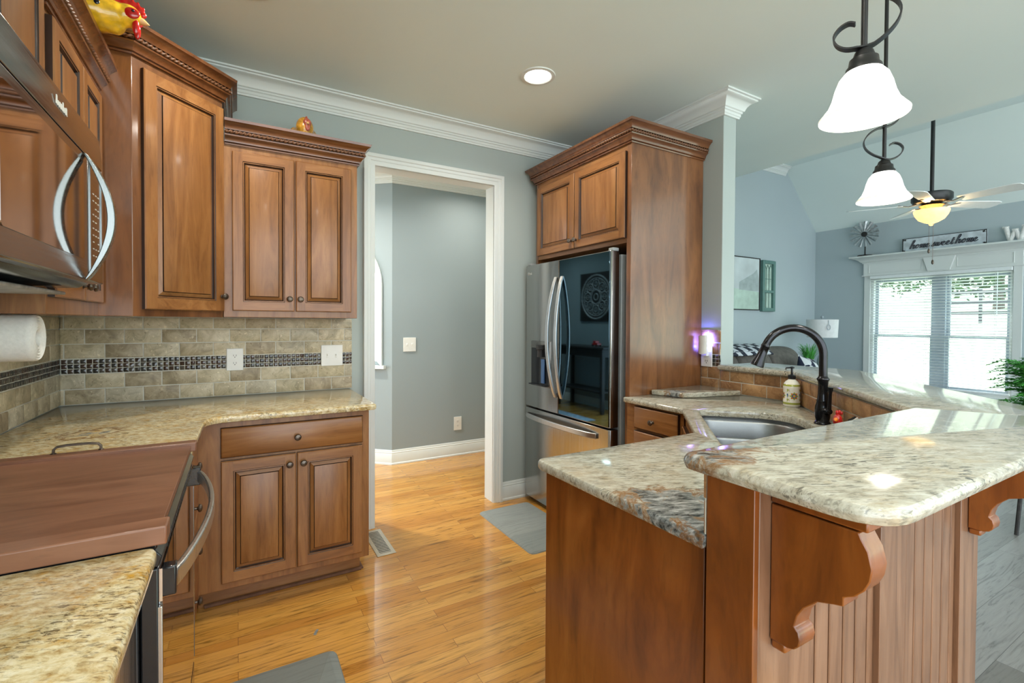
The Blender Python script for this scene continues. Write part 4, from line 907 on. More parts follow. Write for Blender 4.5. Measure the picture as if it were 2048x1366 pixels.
r = thing('wall_outlet', 'white outlet plate holding the night light, on the narrow tile strip by the fridge panel', 'outlet', (2.55, 1.95, 1.13))
def plate_x(parent, x, y0, y1, z0, z1, s=-1): return build('plate', MB().box(min(x, x+s*.006), max(x, x+s*.006), y0, y1, z0, z1), M['plate'], parent, bevel=.002)
plate_x(r, 2.5475, 1.910, 1.990, 1.062, 1.192)
sk = MB().box(2.5405, 2.5417, 1.942, 1.945, 1.092, 1.104).box(2.5405, 2.5417, 1.955, 1.958, 1.092, 1.104).lathe([(.003, 0), (.003, .001)], (2.5417, 1.950, 1.085), 8, 0, (-1, 0, 0)); build('slots', sk, M['slot'], r)
r = thing('night_light', 'white curved plug-in night light glowing violet on the wall beside the fridge panel', 'night light', (2.50, 1.95, 1.14))
sh = []
for i in range(11):
    a = -.9+1.8*i/10; sh.append((2.527-.034*cos(a), 1.950+.040*sin(a)*1.0))
ring = [list(p) for p in sh]; inner = [(2.530-.029*cos(-.9+1.8*i/10), 1.950+.036*sin(-.9+1.8*i/10)) for i in range(11)][::-1]
poly = sh+inner
build('shield', MB().rings([[(x, y, 1.140+(.012*((y-1.95)/.04)**2)) for x, y in poly], [(x, y, 1.19) for x, y in poly], [(x, y, 1.262-.010*(y-1.91)/.08) for x, y in poly]]), M['plate'], r)
build('plug_body', MB().box(2.516, 2.5413, 1.930, 1.970, 1.128, 1.175), M['plate'], r, bevel=.004)
build('led_strip', MB().box(2.512, 2.5155, 1.938, 1.962, 1.15, 1.24), M['glow'], r)
lamp('night_glow', 'AREA', (2.531, 1.952, 1.215), 1.7, (.15, .16, 1), r, (0, radians(-90), 0), shape='RECTANGLE', size=.11, size_y=.05)
lamp('night_glow', 'POINT', (2.528, 1.962, 1.205), .3, (.14, .13, 1), r, shadow_soft_size=.03)
r = thing('rooster_figurine', 'small red rooster figurine with black and white ribbed tail behind the sink', 'figurine', (1.926, .900, PT))
fxr, fyr = 1.926, .900
def blob(mb, c, rx, ry, rz, seg=14): mb.lathe([(sin(pi*i/10), -cos(pi*i/10)) for i in range(11)], (0, 0, 0), seg); k = len(mb.v)-11*seg; mb.move(k, Matrix.Translation(c) @ Matrix.Diagonal((rx, ry, rz, 1))); return mb
bd = blob(MB(), (fxr, fyr, PT+.030), .024, .024, .030); blob(bd, (fxr-.008, fyr+.003, PT+.062), .016, .016, .024); build('body', bd, M['red'], r, remesh=.003, smooth=180)
build('comb', blob(blob(blob(MB(), (fxr-.010, fyr+.004, PT+.090), .006, .006, .009), (fxr-.002, fyr, PT+.091), .005, .005, .009), (fxr+.005, fyr-.003, PT+.088), .005, .005, .007), M['red'], r)
build('beak', MB().lathe([(.008, 0), (.006, .008), (.001, .016)], (fxr-.022, fyr+.002, PT+.066), 10, 0, (-.95, -.25, -.15)), M['orange'], r)
tl = MB()
for i in range(9):
    a = -1.0+2.0*i/8; P1 = Vector((fxr+.018, fyr-.012, PT+.035)); dr_ = Vector((.55*cos(a)*.8, -.8*cos(a)*.8, .0))+Vector((0, 0, sin(a)*.5+.55)); tl.tube([P1, P1+dr_*.028, P1+dr_*.046+Vector((.006, -.009, -.002))], [.004, .0055, .003], 8, i % 2)
build('tail_feathers', tl, [M['black'], M['plate']], r)

# ------------------------------------------------------------------ lights over the bar
def scroll(flip=1):
    pts = []
    ctrl = [(-.006, .290), (-.035, .276), (-.052, .252), (-.048, .228), (-.030, .203), (0, .186), (.028, .176), (.052, .156), (.066, .122), (.060, .086), (.040, .056), (.016, .036), (-.010, .026), (-.034, .030), (-.052, .048), (-.058, .074), (-.047, .096), (-.030, .105), (-.017, .098)]
    for i in range(len(ctrl)-1):
        p0, p1, p2, p3 = ctrl[max(0, i-1)], ctrl[i], ctrl[i+1], ctrl[min(len(ctrl)-1, i+2)]
        for k in range(4):
            t = k/4; pts.append(tuple(.5*((2*p1[d])+(p2[d]-p0[d])*t+(2*p0[d]-5*p1[d]+4*p2[d]-p3[d])*t*t+(3*p1[d]-p0[d]-3*p2[d]+p3[d])*t**3) for d in (0, 1)))
    pts.append(ctrl[-1]); return [(a, z*.77) for a, z in pts]
px, py, pz = 1.250, .546, 1.945
p = thing('pendant_light', 'nearest and largest lit glass bell pendant hanging over the bar', 'pendant light', (px, py, 1.80), 'bar pendants')
A_ = Vector((.40, -.917, 0)); W_ = Vector((.917, .40, 0))
build('stem', MB().lathe([(.0065, 0), (.0065, .75)], (px, py, pz+.012), 12), M['iron'], p)
build('canopy', MB().lathe([(.065, .02), (.062, .008), (.03, 0), (.008, -.01)], (px, py, 2.689), 24), M['iron'], p)
sp = scroll(); build('scroll_strap', MB().strap([Vector((px, py, pz))+A_*a+Vector((0, 0, z))+W_*(.011 if a > 0 else -.011)*min(1, abs(a)*60) for a, z in sp], W_, .020, .0035), M['iron'], p, smooth=60)
build('fitter_cap', MB().lathe([(.010, .033), (.018, .026), (.022, .014), (.028, .010), (.030, -.004), (.035, -.010), (.036, -.022), (.0, -.022)], (px, py, pz-.014), 28), M['iron'], p)
bell = [(r_*.80, z_*.90) for r_, z_ in [(.030, .118), (.046, .112), (.060, .096), (.069, .074), (.076, .048), (.086, .026), (.100, .010), (.109, .000), (.108, -.004), (.098, .004), (.083, .020), (.072, .044), (.065, .070), (.056, .090), (.042, .106), (.030, .112)]]
build('glass_shade', MB().lathe(bell, (px, py, 1.811), 48, [0]*6+[1]*4+[0]*5, (0, 0, 1), False, False), [M['shade'], M['shaderim']], p, smooth=60)
lamp('pendant_bulb', 'POINT', (px, py, 1.835), PEND_W, (1, .93, .80), p, shadow_soft_size=.03)
p2 = copy_tree(p); p2.location = (2.153, .866, 1.80); p2.rotation_euler = (0, 0, pi+.12); p2['label'] = 'farther, smaller looking lit glass bell pendant over the bar diagonal'

# ------------------------------------------------------------------ downlights
def can(x, y, z, label, watts=CAN_W, first=[None]):
    if first[0] is None:
        r = thing('recessed_downlight', label, 'ceiling light', (x, y, z), 'recessed ceiling lights'); first[0] = r
        build('trim_ring', MB().lathe([(.098, 0), (.096, -.005), (.078, -.007), (.072, -.003), (.072, 0)], (x, y, z), 40, 0, (0, 0, 1), False, False), M['white'], r)
        build('lens', MB().lathe([(.0, -.0025), (.071, -.0025), (.0715, -.0005)], (x, y, z), 32), M['lens'], r)
    else:
        r = copy_tree(first[0]); r.location = (x, y, z); r['label'] = label
        for ch in r.children:
            if ch.type == 'LIGHT': ch.data = ch.data.copy(); ch.data.energy = watts
        return
    lamp('downlight_beam', 'AREA', (x, y, z-.012), watts, (1, .94, .84), r, shape='DISK', size=.13, spread=radians(150))
can(1.46, 2.24, 2.71, 'lit recessed downlight in the ceiling in front of the doorway')
can(.05, 2.235, 2.71, 'lit recessed downlight cut by the top edge of the photo, above the left cabinets')
for x, y in ((.3, .55), (1.7, -.9), (.3, -1.6), (3.2, -1.3)): can(x, y, 2.71, 'recessed downlight behind the camera, out of the photo')
can(1.98, 3.84, 2.73, 'recessed downlight in the hall ceiling, above its light switch wall', 7)
can(.30, 3.95, 2.73, 'added downlight in the hall ceiling, brightening the angled wall by the arched window', 28)  # unseen lamp added to brighten the angled wall and door jamb
can(-.3, 6.3, 2.73, 'recessed downlight in the foyer, out of the photo', 12)

# ------------------------------------------------------------------ wall plates
def plate_y(parent, y, x0, x1, z0, z1): return build('plate', MB().box(x0, x1, y-.006, y, z0, z1), M['plate'], parent, bevel=.002)
def duplex(parent, xc, y, zc):
    for s in (.021, -.021):
        fc = build('receptacle', MB().prism(rounded([(xc-.017, zc+s-.014), (xc+.017, zc+s-.014), (xc+.017, zc+s+.014), (xc-.017, zc+s+.014)], .009), y-.0078, y-.0058, 'Y'), M['plate'], parent)
        build('slots', MB().box(xc-.0075, xc-.0055, y-.0084, y-.0077, zc+s-.002, zc+s+.007).box(xc+.0055, xc+.0075, y-.0084, y-.0077, zc+s-.002, zc+s+.007).lathe([(.0025, 0), (.0025, .0006)], (xc, y-.0078, zc+s-.007), 8, 0, (0, -1, 0)), M['slot'], fc)
def toggles(parent, xs, y, zc):
    for x in xs:
        build('toggle', MB().box(x-.006, x+.006, y-.0075, y-.0055, zc-.013, zc+.013).box(x-.0035, x+.0035, y-.017, y-.007, zc+.001, zc+.008), M['plate'], parent, bevel=.001)
YT = 3.0700
r = thing('wall_outlet', 'white duplex outlet on the mosaic band of the back wall', 'outlet', (-.011, YT, 1.115)); plate_y(r, YT, -.051, .030, 1.054, 1.177); duplex(r, -.011, YT, 1.115)
r = thing('light_switch', 'white double switch plate on the backsplash, right end of the mosaic band', 'light switch', (.503, YT, 1.123)); plate_y(r, YT, .441, .566, 1.060, 1.187); toggles(r, (.478, .528), YT, 1.123)
r = thing('light_switch', 'white double switch plate on the grey hall wall seen through the doorway', 'light switch', (1.41, 4.36, 1.118)); plate_y(r, 4.359, 1.350, 1.472, 1.052, 1.184); toggles(r, (1.386, 1.436), 4.359, 1.118)
r = thing('wall_outlet', 'white duplex outlet low on the hall wall through the doorway', 'outlet', (1.907, 4.36, .32)); plate_y(r, 4.359, 1.866, 1.948, .253, .387); duplex(r, 1.907, 4.359, .32)

# ------------------------------------------------------------------ floor
def mat_(poly, label, at, g=None):
    rs = [(0, .0005), (.004, .006), (.03, .014)]; mb = MB().rings([[(x, y, z) for x, y in inset(poly, i)] for i, z in rs], 0, True, True)
    return solo('kitchen_mat', mb, M['mat'], label, 'mat', at, g)
mat_(rounded([(-.085, 1.02), (.342, 1.02), (.342, 1.998), (-.085, 1.998)], .04), 'grey cushioned mat on the oak floor in front of the stove, bottom edge', (.1, 1.5, 0), 'kitchen mats')
mat_(rounded([(1.450, 2.262), (1.858, 2.262), (1.858, 2.955), (1.450, 2.955)], .04), 'grey cushioned mat on the oak floor in front of the fridge', (1.65, 2.6, 0), 'kitchen mats')
r = thing('floor_vent', 'tan metal floor register beside the base cabinet at the doorway', 'vent', (.735, 2.84, 0))
build('frame', MB().box(.682, .790, 2.672, 3.03, .0005, .004), M['vent'], r, bevel=.0015)
lv = MB().box(.703, .768, 2.70, 3.0, .0038, .0042, 1)
for k in range(15): lv.box(.703, .768, 2.704+k*.0197, 2.7125+k*.0197, .004, .0052, 0)
build('louvers', lv, [M['vent'], M['slot']], r)
solo('paper_scrap', MB().rings([[(.276, 2.138, .0008), (.286, 2.133, .0008), (.286, 2.133, .002), (.276, 2.138, .002)], [(.283, 2.152, .004), (.293, 2.147, .004), (.293, 2.147, .005), (.283, 2.152, .005)], [(.292, 2.170, .0008), (.301, 2.165, .0008), (.301, 2.165, .002), (.292, 2.170, .002)]]), M['mat'], 'tiny pale green paper scrap lying on the oak floor', 'scrap', (.288, 2.15, 0))

# ================================================================== POULTRY ON THE CABINETS
rx, ry, rz = -.585, 2.19, 2.2425
r = thing('rooster_figurine', 'large glossy yellow rooster with red comb, peering over the left cabinet crown', 'figurine', (rx, ry, rz))
bd = blob(MB(), (rx, ry, rz+.115), .095, .080, .10); blob(bd, (rx-.09, ry-.01, rz+.17), .05, .04, .09)
hx, hy, hz = -.338, ry, 2.428
bd.tube([(rx+.02, ry, rz+.14), (-.47, ry, 2.412), (-.40, ry, 2.412), (-.355, ry, 2.420)], [.080, .066, .060, .046], 16); blob(bd, (hx, hy, hz), .044, .038, .040)
bd.tube([(-.44, ry, 2.412), (-.385, ry, 2.392), (-.352, ry, 2.365)], [.060, .045, .018], 14)
bd.lathe([(.06, 0), (.06, .02), (.04, .05)], (rx, ry, rz+.0005), 16)
build('body', bd, M['yellow'], r, remesh=.006, smooth=180)
cm = MB()
for k, (a, b_, s_) in enumerate([(-.050, .036, .012), (-.030, .042, .017), (-.008, .044, .020), (.014, .040, .020), (.034, .030, .017), (.046, .016, .012)]): blob(cm, (hx+a, hy, hz+b_), s_*.9, .008, s_)
for k in range(7): blob(cm, (hx-.052+k*.0165, hy, hz+.052+.012*sin(k*.5)-.0028*max(0, k-3)**1.7), .0055, .005, .010)
build('comb', cm, M['red'], r, remesh=.003, smooth=180)
wt = MB()
for s in (-1, 1): blob(wt, (hx+.026, hy+s*.016, hz-.040), .012, .009, .030); blob(wt, (hx+.018, hy+s*.033, hz-.002), .024, .008, .020)
build('wattle', wt, M['red'], r, remesh=.003, smooth=180)
build('beak', MB().lathe([(.013, 0), (.011, .012), (.006, .022), (.001, .030)], (hx+.036, hy, hz-.006), 14, 0, (.97, 0, -.30)), M['beak'], r)
ey = MB()
for s in (-1, 1): blob(ey, (hx+.022, hy+s*.041, hz+.003), .005, .004, .005)
build('eye', ey, M['black'], r)
sp_ = blob(MB(), (-.412, ry-.057, 2.420), .009, .006, .011); build('dark_feather_spot', sp_, M['black'], r)
hx0, hy0, hz0 = .320, 2.855, 2.2285
r = thing('hen_figurine', 'ochre yellow hen figurine with dusty red face on top of the right wall cabinet', 'figurine', (hx0, hy0, hz0))
bd = blob(MB(), (hx0+.004, hy0+.03, hz0+.125), .062, .085, .070); blob(bd, (hx0+.035, hy0+.05, hz0+.135), .045, .06, .055); blob(bd, (hx0-.040, hy0+.06, hz0+.14), .028, .05, .045)
blob(bd, (hx0+.004, hy0-.025, hz0+.160), .046, .045, .060); bd.lathe([(.055, 0), (.05, .03), (.04, .07)], (hx0, hy0+.03, hz0), 18)
build('body', bd, M['ochre'], r, remesh=.006, smooth=180)
fc = blob(MB(), (hx0+.012, hy0-.062, hz0+.178), .022, .014, .024); blob(fc, (hx0+.014, hy0-.066, hz0+.150), .014, .010, .018)
for k in range(4): blob(fc, (hx0+.008+.004*k, hy0-.060+.012*k, hz0+.203+.004*(k % 2)), .006, .008, .012)
build('face', fc, M['pink'], r, remesh=.0035, smooth=180)
build('beak', MB().lathe([(.008, 0), (.005, .010), (.001, .016)], (hx0+.014, hy0-.074, hz0+.172), 10, 0, (.1, -.9, -.4)), M['beak'], r)

# ================================================================== LIVING ROOM
GY = 3.968
def canvas():
    r = thing('wall_picture', 'pale barn canvas in a thin black frame on the far living room wall', 'picture', (5.85, GY, 1.52))
    x0, x1, z0, z1 = 5.45, 6.235, 1.518, 2.232
    build('frame', MB().box(x0, x0+.012, GY-.035, GY-.001, z0, z1).box(x1-.012, x1, GY-.035, GY-.001, z0, z1).box(x0+.012, x1-.012, GY-.035, GY-.001, z0, z0+.012).box(x0+.012, x1-.012, GY-.035, GY-.001, z1-.012, z1), M['blackmat'], r)
    a, b_ = x0+.012, x1-.012; y = GY-.026
    pc = MB().add([(a, y, z0+.30), (b_, y, z0+.25), (b_, y, z1-.012), (a, y, z1-.012)], [(0, 1, 2, 3)], 0)
    pc.add([(a, y, z0+.012), (b_, y, z0+.012), (b_, y, z0+.25), (a, y, z0+.30)], [(0, 1, 2, 3)], 2)
    pc.add([(5.78, y-.001, z0+.27), (6.13, y-.001, z0+.26), (6.215, y-.001, z0+.27), (6.215, y-.001, z0+.42), (6.17, y-.001, z0+.56), (6.09, y-.001, z0+.50), (5.78, y-.001, z0+.37)], [(0, 1, 2, 3, 4, 5, 6)], 1)
    pc.add([(6.13, y-.002, z0+.26), (6.132, y-.002, z0+.26), (6.092, y-.002, z0+.50), (6.088, y-.002, z0+.50)], [(0, 1, 2, 3)], 3)
    pc.add([(6.15, y-.002, z0+.36), (6.165, y-.002, z0+.36), (6.165, y-.002, z0+.41), (6.15, y-.002, z0+.41)], [(0, 1, 2, 3)], 3)
    build('painting', pc, [M['canvas_sky'], M['canvas_barn'], M['canvas_grass'], M['mullion']], r)
canvas()
r = thing('window_frame_decor', 'narrow teal green cathedral window frame hanging right of the barn picture', 'wall decor', (6.43, GY, 1.505))
x0, x1, z0, z1 = 6.282, 6.582, 1.506, 2.215
fr = MB()
for a, b_, c_, d_ in ((x0, x0+.05, z0, z1), (x1-.05, x1, z0, z1), (x0+.05, x1-.05, z0, z0+.05), (x0+.05, x1-.05, z1-.045, z1), (x0+.05, x1-.05, 1.765, 1.80)): fr.box(a, b_, GY-.045, GY-.001, c_, d_)
build('frame', fr, M['sage'], r, bevel=.003)
build('mirror_back', MB().box(x0+.05, x1-.05, GY-.012, GY-.008, z0+.05, z1-.045), M['canvas_grass'], r)
tr = MB(); xm = (x0+x1)/2
for x in (xm-.034, xm+.034): tr.tube([(x, GY-.02, z0+.05), (x, GY-.02, 2.06)], .004, 6)
tr.tube([(x0+.05, GY-.02, 1.96), (x1-.05, GY-.02, 1.96)], .004, 6)
for xa in (xm-.068, xm, xm+.068):
    for s in (-1, 1): tr.tube([(xa-s*.034, GY-.02, 2.06), (xa-s*.030, GY-.02, 2.10), (xa-s*.015, GY-.02, 2.135), (xa+s*.006, GY-.02, 2.16)], .004, 6)
build('tracery', tr, M['sage'], r)

r = thing('recliner_sofa', 'grey brown padded sofa back against the far wall, beyond the raised bar', 'sofa', (5.5, 3.4, 0))
build('base', MB().box(4.35, 6.55, 2.95, 3.85, .06, .42), M['sofa'], r, bevel=.06, seg=4)
for k in range(3):
    xa = 4.50+k*.655
    build('seat_cushion', MB().box(xa, xa+.64, 2.86, 3.50, .40, .58), M['sofa'], r, bevel=.07, seg=4)
    pr_ = [(3.50, .50), (3.42, .62), (3.42, .80), (3.47, .93), (3.55, 1.02), (3.66, 1.05), (3.78, 1.02), (3.84, .90), (3.84, .50)]
    rs = []
    for x_, kx in ((0, .80), (.03, .94), (.12, 1), (.52, 1), (.61, .94), (.64, .80)):
        rs.append([(xa+x_, 3.65+(y-3.65)*kx, .5+(z-.5)*(1 if kx == 1 else .95 if kx > .9 else .88)) for y, z in pr_])
    build('back_cushion', MB().rings(rs), M['sofa'], r, subsurf=2, smooth=180)
for xa in (4.30, 6.42): build('arm', MB().box(xa, xa+.20, 2.92, 3.80, .20, .68), M['sofa'], r, bevel=.08, seg=4)
bl = MB(); rs = []
for i in range(14):
    x = 4.62+i*.083; w_ = .015*sin(i*1.7)
    rs.append([(x, 3.405-w_*.3, .965+w_*.6), (x, 3.475, 1.020+w_*.3), (x, 3.55, 1.052+w_*.2), (x, 3.66, 1.082), (x, 3.78, 1.050), (x, 3.79, 1.040), (x, 3.66, 1.070), (x, 3.55, 1.042+w_*.2), (x, 3.48, 1.008), (x, 3.415, .955)])
solo('throw_blanket', MB().rings(rs), M['plaid'], 'navy and white plaid throw folded over the sofa back', 'blanket', (5.2, 3.6, 1.0), smooth=180)
pm = MB(); rs = []
for k in range(9):
    v_ = -1+2*k/8; t_ = .09*(1-abs(v_)**2.2)+.006
    ring = []
    for j in range(20):
        a = 2*pi*j/20; u = cos(a); ww = abs(u)**.7*(1 if u > 0 else -1)
        ring.append((ww*.145*(1+.12*abs(v_)), sin(a)*t_*(1-.5*abs(u)**4), v_*.145*(1+.1*abs(u))))
    rs.append(ring)
pm.rings(rs); pm.move(0, Matrix.Translation((6.02, 3.17, .775)) @ Matrix.Rotation(-.3, 4, 'X') @ Matrix.Rotation(.22, 4, 'Y'))
solo('throw_pillow', pm, M['plaid2'], 'navy and white diamond check pillow propped on the sofa right end', 'pillow', (6.02, 3.13, .5), smooth=180)
r = thing('end_table', 'dark end table in the living room corner below the white lamp', 'table', (6.95, 3.40, 0))
build('top', MB().box(6.628, 7.22, 3.12, 3.68, .57, .60), M['darkwood'], r, bevel=.006)
for x, y in ((6.65, 3.15), (7.16, 3.15), (6.65, 3.62), (7.16, 3.62)): build('leg', MB().box(x, x+.035, y, y+.035, 0, .57), M['darkwood'], r)
build('shelf', MB().box(6.72, 7.18, 3.16, 3.65, .16, .18), M['darkwood'], r)
lx, ly = 6.90, 3.46
r = thing('table_lamp', 'table lamp with white drum shade in the far living room corner', 'lamp', (lx, ly, .60))
build('base', MB().lathe([(.085, 0), (.085, .015), (.03, .03), (.02, .07), (.05, .16), (.055, .24), (.03, .33), (.014, .37), (.010, .56)], (lx, ly, .6005), 28), M['mullion'], r, smooth=50)
build('shade', MB().lathe([(.178, 1.152), (.188, 1.395), (.185, 1.395), (.175, 1.152)], (lx, ly, 0), 44, 0, (0, 0, 1), False, False), M['lampshade'], r, smooth=50)
build('spider', MB().tube([(lx-.182, ly, 1.378), (lx+.182, ly, 1.378)], .004, 6).tube([(lx, ly, 1.15), (lx, ly, 1.41)], .005, 8), M['mullion'], r)
build('finial', blob(MB().lathe([(.008, 0), (.008, .015)], (lx, ly, 1.40), 10), (lx, ly, 1.430), .020, .020, .020), M['mullion'], r)
hcx, hcy = lx-.125, ly-.142
build('hanging_charm', MB().tube([(hcx, hcy, 1.385), (hcx-.006, hcy-.006, 1.33)]+[(hcx-.008+.018*sin(t_), hcy-.008-.012*sin(t_), 1.29+.035*cos(t_)) for t_ in [k_*.7 for k_ in range(10)]], .004, 6), M['mullion'], r)
def grass_plant(name, label, loc, hgt, rad, n, pot_r, pot_h, leafw, leaf=None, drop=.0, frond=False):
    x, y, z = loc; r = thing(name, label, 'plant', loc)
    build('pot', MB().lathe([(pot_r*.7, 0), (pot_r*.95, pot_h*.6), (pot_r, pot_h), (pot_r*.9, pot_h), (pot_r*.85, pot_h*.85), (0, pot_h*.85)], (x, y, z+.0005), 24), M['darkwood'], r)
    mb = MB()
    for i in range(n):
        a = random.uniform(0, 2*pi); R_ = rad*random.uniform(.35, 1); H_ = hgt*(random.uniform(-.15, 1) if frond else random.uniform(.6, 1)); P = []
        for k in range(6):
            t = k/5; P.append(Vector((x+cos(a)*(pot_r*.4+R_*t**1.3), y+sin(a)*(pot_r*.4+R_*t**1.3), z+pot_h*.85+H_*(1.9*t-(1.0+drop)*t*t))))
        if not frond: mb.strap(P, (-sin(a), cos(a), 0), [leafw*(1-.8*k/5) for k in range(6)], .0012)
        else:
            mb.tube(P, .0016, 4)
            for k in range(14):
                t = .2+.8*k/14; i0 = min(4, int(t*5)); q_ = P[i0].lerp(P[i0+1], t*5-i0)
                for s in (-1, 1):
                    for _ in range(2):
                        sd = Vector((-sin(a)*s, cos(a)*s, random.uniform(-.3, .5))).normalized(); ln = leafw*random.uniform(.6, 1.2)*(1.1-t*.5)
                        tip = q_+sd*ln+Vector((cos(a), sin(a), 0))*ln*.4; w_ = Vector((cos(a), sin(a), .3))*ln*.22
                        mb.add([q_, q_+sd*ln*.5+w_, tip, q_+sd*ln*.5-w_], [(0, 1, 2, 3)])
    build('foliage', mb, leaf or M['leaf'], r, smooth=0)
    return r
grass_plant('potted_grass', 'bright green potted grass on the end table behind the faucet', (6.712, 3.53, .6005), .36, .12, 150, .07, .13, .012, drop=-.1)
# fern on a stand at the right edge
r = thing('plant_stand', 'slim black stand under the fern, hidden behind the bar at the right edge', 'plant stand', (4.35, .84, 0))
build('top', MB().lathe([(.15, 0), (.15, .025)], (4.35, .84, .675), 28), M['darkwood'], r)
for k in range(3): a = k*2.094; build('leg', MB().tube([(4.35+.11*cos(a), .84+.11*sin(a), .676), (4.35+.15*cos(a), .84+.15*sin(a), 0)], .011, 8), M['darkwood'], r)
grass_plant('fern', 'bushy green fern cut by the right edge of the photo', (4.35, .84, .7005), .42, .27, 210, .10, .16, .042, drop=.30, frond=True)

# window blind
r = thing('window_blind', 'white horizontal slat blind covering both sashes of the living room window', 'blind', (7.66, 2.516, .5))
build('headrail', MB().box(7.640, 7.698, 1.815, 3.218, 1.962, 2.004), M['slat'], r, bevel=.003)
sm = MB(); zz = 1.945
while zz > .56:
    k = len(sm.v); sm.box(-.022, .022, 1.818, 3.215, -.0012, .0012); sm.move(k, Matrix.Translation((7.668, 0, zz)) @ Matrix.Rotation(radians(11), 4, 'Y')); zz -= .036
build('slats', sm, M['slat'], r)
build('bottom_rail', MB().box(7.648, 7.688, 1.818, 3.215, .515, .535), M['slat'], r, bevel=.003)
cd = MB()
for y in (1.95, 2.36, 2.60, 3.08): cd.tube([(7.643, y, 1.96), (7.643, y, .53)], .0015, 5).tube([(7.692, y, 1.96), (7.692, y, .53)], .0015, 5)
build('ladder_cords', cd, M['slat'], r)
build('tilt_wand', MB().tube([(7.635, 1.93, 1.95), (7.632, 1.93, 1.20)], .005, 8), M['clear'], r)
# things on the window header
zs = 2.2845; XS = 7.60
wx, wy = 7.60, 3.265
r = thing('windmill_decor', 'galvanised metal windmill wheel on a stand at the left end of the window header', 'decor', (wx, wy, zs))
build('stand', MB().lathe([(.095, 0), (.085, .014), (.02, .02), (.008, .03), (.008, .30)], (wx, wy, zs+.0005), 20).tube([(wx, wy, zs+.30), (wx-.025, wy, zs+.30)], .01, 8), M['blackmat'], r)
hubz = zs+.305
build('hub', MB().lathe([(.036, -.012), (.036, .008), (.018, .014), (0, .015)], (wx-.03, wy, hubz), 20, 0, (-1, 0, 0)), M['blackmat'], r)
for k in range(15):
    a = 2*pi*k/15; mb = MB(); d1 = Vector((0, cos(a), sin(a))); d2 = Vector((0, -sin(a), cos(a))); o_ = Vector((wx-.03, wy, hubz)); rs = []
    for t, w_ in ((.040, .009), (.10, .0155), (.178, .022)):
        ring = []
        for j in range(9):
            b_ = -1+j/4; ring.append(o_+d1*t+d2*(w_*b_)+Vector((-.014*(1-b_*b_)*(t/.178)+.008*b_, 0, 0)))
        ring += [p_+Vector((.0015, 0, 0)) for p_ in ring[::-1]]
        rs.append(ring)
    mb.rings(rs); build('blade', mb, M['galv'], r, smooth=60)
r = thing('wooden_sign', 'distressed white plank sign reading home sweet home on the window header', 'sign', (7.63, 2.43, zs))
y0, y1, z0, z1 = 2.025, 2.845, zs+.0005, 2.462
build('board', MB().box(7.625, 7.645, y0, y1, z0, z1), M['signwhite'], r)
eb = MB()
for a, b_, c_, d_ in ((y0, y1, z0, z0+.006), (y0, y1, z1-.007, z1), (y0, y0+.007, z0, z1), (y1-.010, y1, z0, z1)): eb.box(7.6235, 7.6255, a, b_, c_, d_)
for cy_, cz_, sy_, sz_ in ((y0, z0, 1, 1), (y0, z1, 1, -1), (y1, z0, -1, 1), (y1, z1, -1, -1)):
    for k in range(9): eb.add([(7.6242-.0002*k, cy_+sy_*random.uniform(.0, .045), cz_+sz_*random.uniform(0, .035)) for _ in range(3)], [(0, 1, 2)])
build('worn_edges', eb, M['blackmat'], r)
GL = {  # cursive strokes: x, y with x-height 1
 'h': ([(.0, .05), (.35, 1.0), (.62, 2.0), (.50, 2.25), (.36, 2.0), (.22, 1.0), (.10, -.05), (.30, .65), (.58, .98), (.72, .80), (.66, .25), (.78, .02), (1.0, .25)], 1.0),
 'o': ([(.0, .25), (.25, .75), (.50, .98), (.22, .80), (.12, .35), (.32, .02), (.58, .25), (.62, .70), (.45, .95), (.62, .78), (.9, .80)], .9),
 'm': ([(.0, .80), (.16, .95), (.14, .0), (.30, .75), (.46, .95), (.50, .70), (.46, .0), (.62, .75), (.80, .95), (.86, .70), (.80, .18), (.90, .0), (1.1, .25)], 1.1),
 'e': ([(.0, .25), (.30, .42), (.55, .72), (.42, .98), (.18, .75), (.12, .30), (.32, .0), (.58, .12), (.78, .35)], .78),
 's': ([(.0, .1), (.30, .75), (.42, 1.1), (.46, .75), (.52, .30), (.34, .0), (.08, .08), (.34, .0), (.60, .12), (.75, .25)], .75),
 'w': ([(.0, .75), (.14, .95), (.12, .35), (.24, .02), (.44, .30), (.50, .90), (.48, .30), (.62, .02), (.84, .35), (.90, .92), (1.02, .80)], 1.02),
 't': ([(.0, .25), (.25, .9), (.40, 1.7), (.26, .7), (.24, .15), (.38, .0), (.60, .25)], .60)}
def smoothpath(c, n=5):
    out = []
    for i in range(len(c)-1):
        p0, p1, p2, p3 = c[max(0, i-1)], c[i], c[i+1], c[min(len(c)-1, i+2)]
        for k in range(n):
            t = k/n; out.append(tuple(.5*((2*p1[d])+(p2[d]-p0[d])*t+(2*p0[d]-5*p1[d]+4*p2[d]-p3[d])*t*t+(3*p1[d]-p0[d]-3*p2[d]+p3[d])*t**3) for d in (0, 1)))
    out.append(c[-1]); return out
wd_ = 'home sweet home'; tot = sum(GL[ch][1] if ch != ' ' else .28 for ch in wd_); sc_ = .66/tot; x_ = 0; lt = MB(); zb = z0+.038; H = .047
